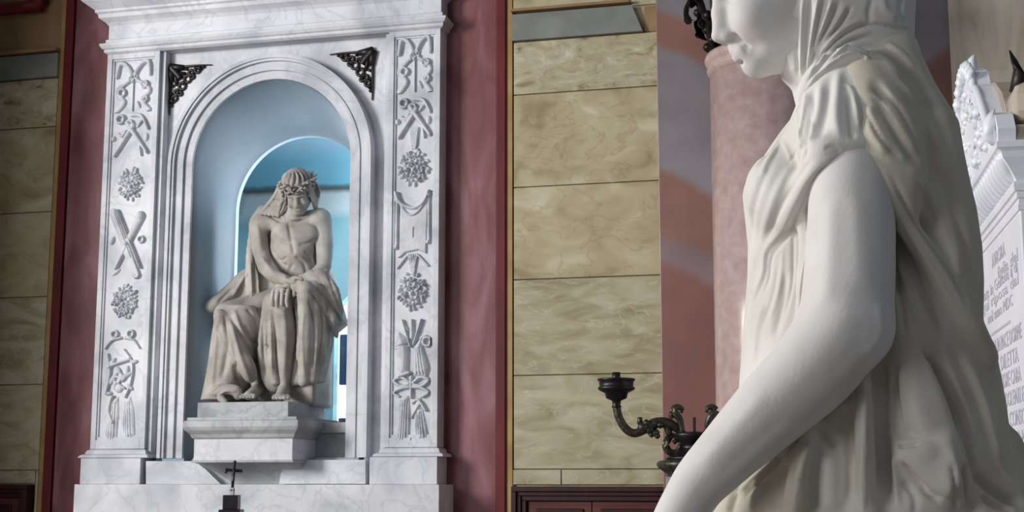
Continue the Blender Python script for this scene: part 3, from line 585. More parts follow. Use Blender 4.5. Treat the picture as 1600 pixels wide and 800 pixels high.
# ------------------------------------------------------------------ pedestal of the seated statue
ped = thing('statue_pedestal', 'moulded white marble pedestal on a curved corbel in the niche, under the seated statue', 'pedestal', (0, 0, 0))
def pbox(name, pxl, pxr, py0, py1, y, yb, m=None, bev=0.003):
    pm = (pxl + pxr) / 2; return box(name, m or M['marble_dim'], ped, WX(pxl, y, py1), WX(pxr, y, py1), y, yb, WZ(pm, py1, y), WZ(pm, py0, y), bev)
yq = -0.36
pbox('plinth_slab', 308, 450, 628, 652, yq + 0.05, 0.28)
x0, x1 = WX(303, yq, 700), WX(457, yq, 700)
zt = WZ(380, 652, yq); za = WZ(380, 672, yq); zb_ = WZ(380, 686, yq); zc_ = WZ(380, 719, yq)
moulding('pedestal_cap', M['marble_dim'], ped, x0, x1, [(yq, zb_), (yq - 0.012, zb_ + 0.01), (yq - 0.02, zb_ + 0.03), (yq - 0.045, za), (yq - 0.055, za + 0.02), (yq - 0.05, zt - 0.022), (yq - 0.035, zt - 0.016), (yq - 0.035, zt), ], True, 0.30)
box('pedestal_die', M['marble'], ped, x0, x1, yq, 0.30, zc_, zb_ + 0.005, 0.002)
box('pedestal_foot', M['marble_dim'], ped, x0 - 0.012, x1 + 0.012, yq - 0.012, 0.05, zc_ - 0.014, zc_, 0.003)
bm = bmesh.new()   # concave corbel
n = 10; zlo = zl
pr = [(yq + 0.01, zc_ - 0.014)] + [(-0.10 + (yq + 0.11) * (1 - math.sin(PI / 2 * k / n)), zc_ - 0.014 - (zc_ - 0.014 - zlo) * (1 - math.cos(PI / 2 * k / n))) for k in range(n + 1)]
pr = sorted(set(pr), key=lambda t: t[1])
L = []
for y, z in pr:
    k = (z - zlo) / (zc_ - 0.014 - zlo); ins = 0.16 * (1 - k) ** 1.5
    L.append([bm.verts.new((x0 + ins, y, z)), bm.verts.new((x1 - ins * 0.6, y, z)), bm.verts.new((x1 - ins * .6, -0.09, z)), bm.verts.new((x0 + ins, -0.09, z))])
for a, b in zip(L[:-1], L[1:]):
    for k in range(4): bm.faces.new((a[k], a[(k + 1) % 4], b[(k + 1) % 4], b[k]))
bm.faces.new(L[0][::-1]); bm.faces.new(L[-1])
obj('corbel', bm, M['marble_dim'], ped)
# side ledge of the niche right of the pedestal
lx0, lx1 = x1, WX(536, 0.0, 690)
bm = bmesh.new(); bx(bm, lx0 + 0.001, ax + R0 - 0.004, 0.02, 0.25, zn + 0.001, WZ(510, 677, 0.02), 0.003); bx(bm, lx0 + 0.001, ax + R0 - 0.004, -0.01, 0.25, WZ(510, 677, 0.02), WZ(510, 660, 0.02), 0.006)
obj('niche_ledge', bm, M['marble_dim'], mon)

# ------------------------------------------------------------------ implicit-surface sculpting
class Field:
    def __init__(s, lo, hi, h):
        s.lo = np.array(lo, float); s.h = h; s.n = np.ceil((np.array(hi) - s.lo) / h).astype(int) + 1
        s.D = np.full(s.n, 1.0, np.float32)
        s.ax = [(s.lo[i] + h * np.arange(s.n[i])).astype(np.float32) for i in range(3)]
    def sl(s, lo, hi):
        a = np.clip(np.floor((np.array(lo) - s.lo) / s.h).astype(int), 0, s.n - 1); b = np.clip(np.ceil((np.array(hi) - s.lo) / s.h).astype(int) + 1, 1, s.n)
        b = np.maximum(b, a + 1)
        S = tuple(slice(a[i], b[i]) for i in range(3))
        return S, s.ax[0][S[0]][:, None, None], s.ax[1][S[1]][None, :, None], s.ax[2][S[2]][None, None, :]
    def comb(s, S, d, k, mode):
        D = s.D[S]
        if mode == 'add':
            if k > 0: h = np.clip(0.5 + 0.5 * (D - d) / k, 0, 1); s.D[S] = D * (1 - h) + d * h - k * h * (1 - h)
            else: s.D[S] = np.minimum(D, d)
        else:
            d = -d
            if k > 0: h = np.clip(0.5 - 0.5 * (D - d) / k, 0, 1); s.D[S] = D * (1 - h) + d * h + k * h * (1 - h)
            else: s.D[S] = np.maximum(D, d)
    def cap(s, a, b, ra, rb=None, k=0.02, mode='add', flat=None):
        rb = ra if rb is None else rb; a = np.array(a, float); b = np.array(b, float); m = max(ra, rb) + k * 1.3 + 0.012
        S, X, Y, Z = s.sl(np.minimum(a, b) - m, np.maximum(a, b) + m); d = b - a; L = max(d @ d, 1e-12)
        t = np.clip(((X - a[0]) * d[0] + (Y - a[1]) * d[1] + (Z - a[2]) * d[2]) / L, 0, 1)
        q = np.sqrt((X - a[0] - t * d[0]) ** 2 + (Y - a[1] - t * d[1]) ** 2 + (Z - a[2] - t * d[2]) ** 2) - (ra + (rb - ra) * t)
        s.comb(S, q, k, mode)
    def chain(s, pts, rs, k=0.015, mode='add', n=4):
        pts = [np.array(p, float) for p in pts]
        if len(pts) > 2:
            rr = np.interp(np.linspace(0, len(pts) - 1, (len(pts) - 1) * n + 1), range(len(pts)), rs if hasattr(rs, '__len__') else [rs] * len(pts)); pts = smooth_pts(pts, n)
        else: rr = rs if hasattr(rs, '__len__') else [rs] * 2
        for i in range(len(pts) - 1): s.cap(pts[i], pts[i + 1], rr[i], rr[i + 1], k if i == 0 or mode == 'add' else k, mode)
    def ell(s, c, r, k=0.02, tilt=0.0, mode='add', rot=None):
        c = np.array(c, float); r = np.array(r, float); m = r.max() + k * 1.3 + 0.012; S, X, Y, Z = s.sl(c - m, c + m)
        X, Y, Z = X - c[0], Y - c[1], Z - c[2]
        if rot is not None:
            R_ = np.array(rot); X, Y, Z = (R_[0, 0] * X + R_[1, 0] * Y + R_[2, 0] * Z, R_[0, 1] * X + R_[1, 1] * Y + R_[2, 1] * Z, R_[0, 2] * X + R_[1, 2] * Y + R_[2, 2] * Z)
        elif tilt: cs, sn = math.cos(tilt), math.sin(tilt); X, Z = X * cs + Z * sn, -X * sn + Z * cs
        k0 = np.sqrt((X / r[0]) ** 2 + (Y / r[1]) ** 2 + (Z / r[2]) ** 2); k1 = np.sqrt((X / r[0] ** 2) ** 2 + (Y / r[1] ** 2) ** 2 + (Z / r[2] ** 2) ** 2) + 1e-9
        s.comb(S, k0 * (k0 - 1) / k1, k, mode)
    def loft(s, zs, xl, xr, yf, yb, n=2.4, k=0.02, mode='add', zlo=None, zhi=None):
        """upright body: for each height z the section spans xl..xr and yf..yb (superellipse)"""
        o = np.argsort(zs); zs = np.array(zs)[o]; xl, xr, yf, yb = [np.array(q)[o] if hasattr(q, '__len__') else np.full(len(zs), q) for q in (xl, xr, yf, yb)]
        zlo = zs[0] if zlo is None else zlo; zhi = zs[-1] if zhi is None else zhi
        S, X, Y, Z = s.sl((xl.min() - .06, yf.min() - .06, zlo - .03), (xr.max() + .06, yb.max() + .06, zhi + .03)); z = Z[0, 0, :]
        f = lambda q: np.interp(z, zs, q).astype(np.float32)[None, None, :]
        L_, R_, F_, B_ = f(xl), f(xr), f(yf), f(yb); cx, a, cy, b = (L_ + R_) / 2, (R_ - L_) / 2, (F_ + B_) / 2, (B_ - F_) / 2
        g = (np.abs((X - cx) / a) ** n + np.abs((Y - cy) / b) ** n) ** (1 / n); d = (g - 1) * np.minimum(a, b) 
        d = np.maximum(d, np.maximum(zlo - Z, Z - zhi)); s.comb(S, d.astype(np.float32), k, mode)
    def slab(s, poly, yf, yb, rnd=0.02, k=0.02, mode='add', yfun=None):
        """x-z polygon given depth yf..yb with rounded edges"""
        P_ = np.array(poly, float); S, X, Y, Z = s.sl((P_[:, 0].min() - .05, min(yf, yb) - .05, P_[:, 1].min() - .05), (P_[:, 0].max() + .05, max(yf, yb) + .05, P_[:, 1].max() + .05))
        x = X[:, 0, 0][:, None]; z = Z[0, 0][None, :]; ins = np.zeros((x.shape[0], z.shape[1]), bool); d = np.full(ins.shape, 9.0)
        for i in range(len(P_)):
            (x1, z1), (x2, z2) = P_[i], P_[(i + 1) % len(P_)]
            ins ^= ((z1 > z) != (z2 > z)) & (x < (x2 - x1) * (z - z1) / ((z2 - z1) if z2 != z1 else 1e-9) + x1)
            t = np.clip(((x - x1) * (x2 - x1) + (z - z1) * (z2 - z1)) / max(1e-9, (x2 - x1) ** 2 + (z2 - z1) ** 2), 0, 1); d = np.minimum(d, np.hypot(x - x1 - t * (x2 - x1), z - z1 - t * (z2 - z1)))
        d2 = (np.where(ins, -d, d) + rnd)[:, None, :]; dy = np.abs(Y - (yf + yb) / 2) - abs(yb - yf) / 2 + rnd
        q = np.minimum(np.maximum(d2, dy), 0) + np.sqrt(np.maximum(d2, 0) ** 2 + np.maximum(dy, 0) ** 2) - rnd
        s.comb(S, q.astype(np.float32), k, mode)
    def mesh(s, smooth=2):
        D = s.D.copy()
        for i in range(3):
            sl = [slice(None)] * 3
            for e in (0, -1): sl[i] = e; D[tuple(sl)] = np.maximum(D[tuple(sl)], 1e-3)
        Sg = D < 0; n = s.n; nc = n - 1; ids = []; pos = []; quads = []
        for axx in range(3):
            A = [slice(None)] * 3; B = [slice(None)] * 3; A[axx] = slice(0, -1); B[axx] = slice(1, None)
            d0, d1 = D[tuple(A)], D[tuple(B)]; cr = np.nonzero(Sg[tuple(A)] != Sg[tuple(B)]); cr = np.stack(cr, 1)
            o1, o2 = [q for q in range(3) if q != axx]
            ok = (cr[:, o1] > 0) & (cr[:, o2] > 0) & (cr[:, o1] < nc[o1]) & (cr[:, o2] < nc[o2]); cr = cr[ok]
            v0 = d0[cr[:, 0], cr[:, 1], cr[:, 2]]; v1 = d1[cr[:, 0], cr[:, 1], cr[:, 2]]; t = v0 / (v0 - v1)
            p = cr.astype(float); p[:, axx] += t; cells = []
            for a_, b_ in ((0, 0), (-1, 0), (-1, -1), (0, -1)):
                c = cr.copy(); c[:, o1] += a_; c[:, o2] += b_; ci = (c[:, 0] * nc[1] + c[:, 1]) * nc[2] + c[:, 2]; cells.append(ci); ids.append(ci); pos.append(p)
            Q = np.stack(cells, 1); flip = (v0 < 0)
            if axx == 1: flip = ~flip
            Q[~flip] = Q[~flip][:, ::-1]; quads.append(Q)
        ids = np.concatenate(ids); pos = np.concatenate(pos); us, inv = np.unique(ids, return_inverse=True); cnt = np.bincount(inv)
        V = np.stack([np.bincount(inv, pos[:, i]) / cnt for i in range(3)], 1) * s.h + s.lo
        Fq = np.searchsorted(us, np.concatenate(quads)); return relax(V, Fq, smooth), Fq
def relax(V, Fq, it):
    E = np.concatenate([Fq[:, [0, 1]], Fq[:, [1, 2]], Fq[:, [2, 3]], Fq[:, [3, 0]]]); n = len(V)
    a = np.concatenate([E[:, 0], E[:, 1]]); b = np.concatenate([E[:, 1], E[:, 0]]); c = np.maximum(np.bincount(a, minlength=n), 1)
    for _ in range(it):
        A = np.stack([np.bincount(a, V[b, i], minlength=n) / c for i in range(3)], 1); V = V * 0.4 + A * 0.6
    return V
def vnormals(V, Fq, it=2):
    f = np.cross(V[Fq[:, 2]] - V[Fq[:, 0]], V[Fq[:, 3]] - V[Fq[:, 1]]); Nn = np.zeros_like(V)
    for j in range(4):
        for i in range(3): Nn[:, i] += np.bincount(Fq[:, j], f[:, i], minlength=len(V))
    for _ in range(it):
        Nn /= np.linalg.norm(Nn, axis=1)[:, None] + 1e-12; Nn = relax(Nn, Fq, 1)
    return Nn / (np.linalg.norm(Nn, axis=1)[:, None] + 1e-12)
def carve(V, Fq, strokes, M_inv, cpos, px2m, nit=3):
    """press fold ridges (amp>0) and valleys (amp<0) into a surface; every stroke is a 3-D curve laid on the surface"""
    Nn = vnormals(V, Fq, nit); bv = BVHTree.FromPolygons(V.tolist(), Fq.tolist()); Hh = np.zeros(len(V)); co = M_inv(cpos)
    for stroke in strokes:
        pts, wd, amp = stroke[:3]; w2 = stroke[3] * px2m if len(stroke) > 3 else None
        P2 = smooth_pts(pts, 5) if len(pts) > 2 else [np.array(pts[0], float) * (1 - t) + np.array(pts[1], float) * t for t in np.linspace(0, 1, 6)]
        C3 = []
        for p in P2:
            d = Vector(M_inv(cpos + ray(p[0], p[1])) - co).normalized(); hit = bv.ray_cast(Vector(co), d)
            if hit[0] is not None: C3.append(np.array(hit[0]))
        if len(C3) < 2: continue
        C3 = np.array(C3); w_ = wd * px2m; wm = max(w_, w2 or 0); lo, hi = C3.min(0) - 3 * wm, C3.max(0) + 3 * wm
        I = np.nonzero(((V > lo) & (V < hi)).all(1))[0]
        if not len(I): continue
        Q = V[I]; best = np.full(len(I), 9.0); tt = np.zeros(len(I)); sg = np.zeros(len(I)); m = len(C3) - 1
        for i in range(m):
            a, b = C3[i], C3[i + 1]; d = b - a
            if np.linalg.norm(d) > 0.09: continue
            t = np.clip(((Q - a) @ d) / max(d @ d, 1e-12), 0, 1); q = np.linalg.norm(Q - a - t[:, None] * d, axis=1); k = q < best; best[k] = q[k]; tt[k] = (i + t[k]) / m; sg[k] = d[0] * (Q[k, 2] - a[2]) - d[2] * (Q[k, 0] - a[0])
        fall = np.clip(np.minimum(tt, 1 - tt) * 4 + 0.04, 0, 1); fall = fall * fall * (3 - 2 * fall)
        if w2: w_ = np.where(sg < 0, w2, w_)      # the cloth right of the stroke's direction lies on top of the other side
        Hh[I] += 1.5 * amp * px2m * np.exp(-(best / w_) ** 2) * fall
    return V + Nn * Hh[:, None]
# ------------------------------------------------------------------ seated marble figure in the niche
sx0, sz0 = WX(400, 0.0, 626), WZ(380, 627, yq + 0.05)
seat_root = thing('seated_statue', 'seated bare chested marble man with crown of thorns and draped legs, head bowed, in niche', 'statue', (sx0, 0.0, sz0))
def finish(name, V, Fq, m, root, origin): return obj(name, (V - np.array(origin), Fq), m, root, True)
def Q(px, py, y): return W(px, py, y)
org = (sx0, 0.0, sz0); wcam = lambda v: np.array(v)
lo, hi = (Q(312, 630, .2)[0] - .05, -0.50, sz0 - 0.01), (Q(548, 400, 0.3)[0] + .05, 0.50, Q(460, 250, 0.1)[2] + .03)
b = Field(lo, hi, 0.0065)
# torso
b.ell(Q(463, 450, .22), (.17, .14, .12), .03)
b.ell(Q(466, 425, .18), (.125, .10, .13), .05)
b.ell(Q(457, 385, .13), (.150, .105, .15), .05)
b.ell(Q(443, 365, .085), (.085, .06, .075), .035); b.ell(Q(478, 365, .10), (.08, .055, .07), .035)
b.cap(Q(412, 348, .13), Q(497, 342, .16), .062, .062, .04)
b.cap(Q(456, 350, .13), Q(462, 325, .07), .055, .05, .03)
b.ell(Q(408, 350, .12), (.07, .07, .07), .03); b.ell(Q(501, 342, .16), (.07, .075, .07), .03)
# right arm (left in the photo)
b.chain([Q(403, 352, .12), Q(406, 385, .09), Q(414, 418, .03)], [.060, .054, .043], .012)
b.chain([Q(414, 418, .03), Q(430, 432, -.05), Q(450, 438, -.13)], [.045, .042, .027], .012)
b.ell(Q(459, 441, -.155), (.042, .036, .022), .012, tilt=-0.3)
for (a, c, e) in (((466, 440), (474, 444), (477, 452)), ((465, 443), (471, 450), (472, 459)), ((462, 445), (466, 453), (466, 463)), ((457, 446), (460, 454), (459, 463))): b.chain([Q(*a, -.16), Q(*c, -.19), Q(*e, -.185)], [.0135, .0125, .010], .004)
b.chain([Q(452, 437, -.15), Q(462, 434, -.18), Q(472, 436, -.185)], [.015, .013, .010], .004)
# left arm (right in the photo), mostly under drapery
b.chain([Q(503, 345, .16), Q(507, 385, .16), Q(506, 418, .12)], [.060, .055, .043], .012)
b.chain([Q(506, 418, .12), Q(480, 440, .0), Q(447, 452, -.13)], [.045, .04, .028], .012)
b.ell(Q(438, 455, -.17), (.044, .03, .028), .012)
for i, x in enumerate((426, 433, 441, 449)): b.chain([Q(x + 2, 453, -.18), Q(x, 460 + (i % 2), -.215), Q(x - 1, 470 + 2 * (i % 3), -.215), Q(x, 477 + 2 * (i % 2), -.205)], [.0145, .0135, .012, .010], .003)
# legs
b.chain([Q(455, 452, .20), Q(450, 455, .05), Q(440, 474, -.13)], [.095, .09, .066], .02)
b.chain([Q(440, 478, -.13), Q(446, 520, -.09), Q(444, 565, -.07), Q(443, 603, -.05)], [.062, .062, .048, .034], .015)
b.ell(Q(440, 485, -.165), (.038, .035, .045), .02)
b.chain([Q(445, 608, -.03), Q(440, 617, -.16), Q(437, 621, -.24)], [.040, .034, .022], .015)
for i in range(5): b.chain([Q(430 + i * 5, 619, -.23), Q(428 + i * 5.6, 621, -.275 + .012 * abs(i - 3)), Q(427.5 + i * 5.8, 622.5, -.295 + .012 * abs(i - 3))], [.014, .013, .010], .004)
b.chain([Q(450, 462, .20), Q(400, 480, .08), Q(355, 495, -.04)], [.085, .075, .06], .02)
b.chain([Q(355, 495, -.04), Q(380, 545, -.0), Q(400, 598, -.02)], [.07, .06, .036], .015)
b.chain([Q(404, 607, .0), Q(396, 614, -.12), Q(386, 619, -.22)], [.038, .034, .022], .015)
for i in range(5): b.chain([Q(379 + i * 4.5, 618, -.21), Q(377 + i * 5, 620, -.25 + .01 * i), Q(376 + i * 5.1, 621, -.27 + .01 * i)], [.013, .012, .009], .004)
# head, bowed and turned to the right of the photo
hr = Matrix.Rotation(math.radians(14), 3, 'Z') @ Matrix.Rotation(math.radians(30), 3, 'X') @ Matrix.Rotation(math.radians(-7), 3, 'Y')
HC = Vector(Q(465, 296, .045))
def hp(x, y, z): return HC + hr @ Vector((x, y, z))     # x lateral, y back(+)/front(-), z up, metres
b.ell(HC + hr @ Vector((0, .015, .02)), (.088, .108, .092), .02, rot=hr)
b.ell(hp(0, -.045, -.055), (.068, .062, .090), .02, rot=hr)
b.ell(hp(0, -.070, -.122), (.030, .028, .026), .02, rot=hr)
b.cap(hp(.055, -.01, -.08), hp(.015, -.07, -.125), .024, .02, .02); b.cap(hp(-.055, -.01, -.08), hp(-.015, -.07, -.125), .024, .02, .02)
for s in (-1, 1):
    b.ell(hp(s * .033, -.104, -.035), (.020, .016, .015), .012, mode='sub', rot=hr); b.ell(hp(s * .032, -.093, -.038), (.015, .012, .009), .004, rot=hr)
    b.cap(hp(s * .012, -.108, -.014), hp(s * .052, -.092, -.014), .009, .007, .012); b.ell(hp(s * .04, -.088, -.068), (.024, .02, .022), .02, rot=hr)
b.chain([hp(0, -.105, -.018), hp(0, -.120, -.050), hp(0, -.133, -.073)], [.011, .011, .014], .008); b.cap(hp(.012, -.115, -.074), hp(-.012, -.115, -.074), .010, .010, .006)
b.ell(hp(0, -.098, -.098), (.026, .018, .018), .012, rot=hr)
b.cap(hp(.018, -.108, -.092), hp(-.018, -.108, -.092), .0065, .0065, .005); b.cap(hp(.015, -.106, -.106), hp(-.015, -.106, -.106), .008, .008, .005); b.cap(hp(.024, -.114, -.099), hp(-.024, -.114, -.099), .0045, .0045, .003, mode='sub')
V, Fq = b.mesh(1)
P2M = .0042
Zc = lambda x, y: (300 + x / 4.0, 240 + y / 4.0)       # close-up readings of the photograph
Zd = lambda x, y: (300 + x / 3.0786, 400 + y / 3.0786)
st = [([Zc(480, 380), Zc(520, 405), Zc(560, 425)], 3.0, -3.0), ([Zc(460, 350), Zc(530, 385), Zc(590, 410)], 2.6, 2.2), ([Zc(600, 410), Zc(680, 405), Zc(740, 385)], 2.6, 1.8), ([Zc(480, 510), Zc(500, 600), Zc(560, 690), Zc(600, 700)], 3.5, -2.2), ([Zc(600, 420), Zc(620, 540), Zc(640, 640)], 3.0, -1.8), ([Zc(500, 505), Zc(560, 545), Zc(625, 560)], 3, -1.5), ([Zc(660, 570), Zc(730, 560), Zc(790, 520)], 3, -1.5),
      ([Zc(640, 640), Zc(700, 690), Zc(720, 780)], 3, -1.4), ([Zc(640, 680), Zc(600, 750), Zc(620, 800)], 3, -1.2), ([Zc(700, 600), Zc(740, 640), Zc(780, 640)], 2, -.8), ([Zc(690, 640), Zc(740, 680), Zc(790, 680)], 2, -.8), ([Zc(600, 640), Zc(560, 670), Zc(520, 660)], 2, -.8),
      ([Zd(440, 250), Zd(450, 400), Zd(440, 600)], 4, 1.6), ([Zd(420, 235), Zd(450, 262), Zd(490, 250)], 3, -1.4), ([Zc(430, 640), Zc(470, 700), Zc(520, 760)], 3, 1.2), ([Zc(400, 420), Zc(420, 520), Zc(430, 620)], 4, 1.2)]
V = carve(V, Fq, st, wcam, CP, P2M)
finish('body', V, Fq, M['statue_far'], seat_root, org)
# hair
hcap = Field(np.array(HC) - .36, np.array(HC) + .2, 0.0075)
hcap.ell(HC + hr @ Vector((0, .028, .038)), (.098, .118, .098), .01, rot=hr)
hcap.ell(hp(0, -.085, -.055), (.058, .085, .098), .012, mode='sub', rot=hr)
rr = random.Random(5)
for s, n_, zz in ((-1, 10, -.22), (1, 8, -.13)):
    for i in range(n_):
        t = i / n_; y0 = -.05 + .13 * t
        hcap.chain([hp(s * .084, y0, .03), hp(s * (.088 + .008 * rr.random()), y0 + .01, -.05), hp(s * (.092 + .025 * (s < 0) + .01 * rr.random()), y0 + .03, -.11), hp(s * (.09 + .07 * (s < 0) * (1 - t * .3)), y0 + .05, zz - .02 * rr.random())], [.018, .017, .018, .012], .006)
for i in range(5):
    o_ = i * 5.0; hcap.chain([Q(438 + o_ * .5, 292, .06), Q(431 + o_, 308, .06), Q(420 + o_, 322, .07), Q(408 + o_ * 1.3, 334 + i, .06)], [.020, .024, .024, .012], .006)
hcap.chain([Q(489, 284, .09), Q(496, 298, .10), Q(495, 312, .11)], [.016, .020, .012], .01)
V, Fq = hcap.mesh(1)
def hz_(i, a, b_, c): return [tuple(px_of(hp(*q_))) for q_ in (a, b_, c)]
def px_of(v): v = np.array(v) - CP; return (800 + FPX * (v @ rt) / (v @ fw), 400 - FPX * (v @ up) / (v @ fw))
hst = []
for i in range(15):
    a = -1.5 + 3.0 * i / 14; hst.append((hz_(i, (.095 * math.sin(a), -.08 * math.cos(a), .045), (.075 * math.sin(a + .15), -.05 * math.cos(a), .10), (.03 * math.sin(a), .0, .13)), 1.1, -2.6 if i % 2 else 1.8))
for s in (-1, 1):
    for i in range(4): y0 = -.05 + .05 * i; hst.append((hz_(i, (s * .105, y0, .0), (s * .112, y0 + .02, -.07), (s * (.115 + .03 * (s < 0)), y0 + .03, -.15)), 1.0, -2.6))
for i in range(6): hst.append(([(437 + 3 * i, 294), (428 + 4 * i, 312), (410 + 5 * i, 334)], 1.0, -2.6))
V = carve(V, Fq, hst, wcam, CP, P2M)
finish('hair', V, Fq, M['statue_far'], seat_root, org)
# crown of thorns
cr = bmesh.new()
for k in range(5):
    pts = []; ph = rr.random() * 6
    for i in range(37):
        a = 2 * PI * i / 36; q_ = .106 + .012 * math.sin(5 * a + ph + k); pts.append(hp(q_ * math.sin(a) * .93, -q_ * 1.14 * math.cos(a) + .015, .035 + .018 * math.sin(4 * a + ph * 2 + k * 1.3) + .006 * k - .012))
    sweep(cr, pts, .0095, 6)
for i in range(60):
    a = 2 * PI * (i + rr.random() * .6) / 60; z_ = .035 + rr.uniform(-.02, .03); r0 = .112; p0 = hp(r0 * math.sin(a) * .93, -r0 * 1.14 * math.cos(a) + .015, z_); r1 = r0 + rr.uniform(.022, .04); a2 = a + rr.uniform(-.22, .22)
    p1 = hp(r1 * math.sin(a2) * .93, -r1 * 1.14 * math.cos(a2) + .015, z_ + rr.uniform(-.015, .03)); sweep(cr, [p0, (Vector(p0) + Vector(p1)) / 2, p1], [.009, .007, .0015], 5)
for v in cr.verts: v.co -= Vector(org)
obj('crown_of_thorns', cr, M['statue_far'], seat_root, True)
# drapery
d = Field(lo, hi, 0.0068)
def pg(pts, y): return [(Q(px, py, y)[0], Q(px, py, y)[2]) for px, py in pts]
d.slab(pg([(408, 322), (393, 345), (390, 428), (366, 452), (336, 482), (345, 520), (420, 540), (500, 540), (541, 506), (526, 455), (511, 410), (506, 350), (470, 322)], .27), .20, .36, .05, .03)
d.chain([Q(398, 345, .12), Q(392, 390, .14), Q(391, 440, .12), Q(392, 500, .10)], [.022, .026, .03, .03], .02)
# thigh and shin of the left leg under the cloth
zs = [Q(360, y_, -.05)[2] for y_ in (626, 600, 560, 520, 495, 478)]
d.loft(zs, [Q(x, 550, -.05)[0] for x in (320, 323, 327, 330, 332, 340)], [Q(x, 550, -.05)[0] for x in (374, 386, 398, 402, 402, 398)], [-.20, -.19, -.18, -.17, -.15, -.10], [.26, .26, .25, .25, .25, .22], 2.6, .02)
d.chain([Q(350, 490, -.05), Q(385, 482, .06), Q(420, 474, .14)], [.065, .07, .07], .03)
d.chain([Q(330, 480, .1), Q(360, 458, .2), Q(386, 432, .26)], [.04, .05, .05], .03)
d.chain([Q(325, 616, -.17), Q(345, 609, -.20), Q(368, 610, -.19), Q(372, 620, -.18)], [.022, .03, .03, .02], .015)
d.chain([Q(345, 622, -.21), Q(352, 628, -.22)], [.025, .02], .01)
d.chain([Q(342, 490, -.15), Q(362, 530, -.17), Q(384, 570, -.17), Q(392, 590, -.13)], [.03, .045, .045, .03], .03)
# cloth between the legs and under the hands
d.chain([Q(424, 470, -.10), Q(418, 510, -.08), Q(412, 550, -.07), Q(420, 590, -.07), Q(430, 606, -.05)], [.05, .045, .035, .04, .03], .02)
d.chain([Q(428, 476, -.14), Q(425, 520, -.13), Q(424, 560, -.12), Q(430, 596, -.10)], [.025, .026, .028, .024], .012)
d.slab(pg([(414, 465), (408, 545), (418, 600), (432, 610), (500, 596), (512, 540), (520, 470)], .0), -.04, .12, .03, .03)
# right side hanging folds
for (xa, ya, xb, yb_, y_, r0, r1) in ((477, 452, 474, 596, -.16, .055, .036), (489, 450, 487, 592, -.12, .045, .040), (499, 455, 498, 565, -.07, .04, .038), (508, 460, 506, 540, .0, .04, .035), (466, 470, 468, 560, -.08, .03, .022)):
    d.chain([Q(xa, ya, y_), Q((xa + xb) / 2 + 2, (ya + yb_) / 2, y_ + .015), Q(xb, yb_, y_ + .02)], [r0, (r0 + r1) / 2 * .95, r1], .010)
for (p0, p1, p2, r0) in (((474, 440), (500, 462), (524, 506), .05), ((486, 432), (510, 455), (532, 500), .045), ((470, 452), (496, 480), (514, 505), .045), ((500, 430), (520, 455), (534, 490), .04), ((512, 480), (520, 500), (526, 526), .025)):
    d.chain([Q(*p0, .0), Q(*p1, -.02), Q(*p2, .06)], [r0, r0, .012], .014)
d.chain([Q(470, 436, .06), Q(490, 434, .06), Q(508, 424, .10)], [.03, .035, .03], .015)
V, Fq = d.mesh(1)
st = [([Zd(200, 250), Zd(240, 370), Zd(290, 450)], 3.5, 3), ([Zd(130, 260), Zd(115, 450), Zd(95, 650)], 3.5, 2.4), ([Zd(160, 270), Zd(165, 450), Zd(140, 600)], 4, -3.5), ([Zd(180, 300), Zd(230, 480), Zd(300, 640)], 3.5, 3), ([Zd(200, 400), Zd(210, 540), Zd(240, 640)], 4, -3), ([Zd(250, 330), Zd(290, 400), Zd(320, 430)], 3, -2.5),
      ([Zd(330, 280), Zd(340, 420), Zd(350, 600)], 2.5, -3), ([Zd(375, 240), Zd(380, 400), Zd(385, 600)], 2, 1.5), ([Zd(190, 200), Zd(240, 120), Zd(270, 80)], 3, 2.5), ([Zd(120, 230), Zd(200, 150)], 3, -1.5), ([Zd(280, 20), Zd(285, 120), Zd(290, 220)], 1.8, 2), ([Zd(305, 60), Zd(310, 200), Zd(330, 300)], 3.5, -4), ([Zd(260, 250), Zd(300, 300), Zd(320, 380)], 3, -2),
      ([Zd(560, 200), Zd(590, 350), Zd(580, 560)], 2, -2.2), ([Zd(610, 220), Zd(630, 350), Zd(600, 540)], 2, -2.2), ([Zd(540, 260), Zd(530, 400), Zd(540, 600)], 2.2, 1.2), ([Zd(580, 130), Zd(660, 220), Zd(720, 320)], 1.8, -2.4), ([Zd(560, 160), Zd(630, 260), Zd(690, 380)], 1.8, -2.4), ([Zd(620, 110), Zd(680, 200), Zd(730, 320)], 1.6, 1.5), ([Zd(650, 80), Zd(680, 160), Zd(725, 290)], 2.5, -1.5),
      ([Zd(100, 660), Zd(140, 620), Zd(210, 620)], 2, -2.0), ([Zd(120, 680), Zd(160, 650), Zd(220, 650)], 1.8, 1.6), ([Zd(345, 440), Zd(370, 430)], 3, -2)]
V = carve(V, Fq, st, wcam, CP, P2M)
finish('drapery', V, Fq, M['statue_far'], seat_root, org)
# rock seat
s_ = Field((Q(420, 500, .3)[0], -.1, sz0 - .02), (Q(545, 500, .3)[0], .5, Q(460, 470, .2)[2]), .014)
s_.slab(pg([(385, 560), (430, 485), (474, 492), (488, 515), (490, 560), (489, 652), (378, 652)], .02), .02, .36, .02, .0)
V, Fq = s_.mesh(2); finish('block_seat', V, Fq, M['statue_far'], seat_root, org)

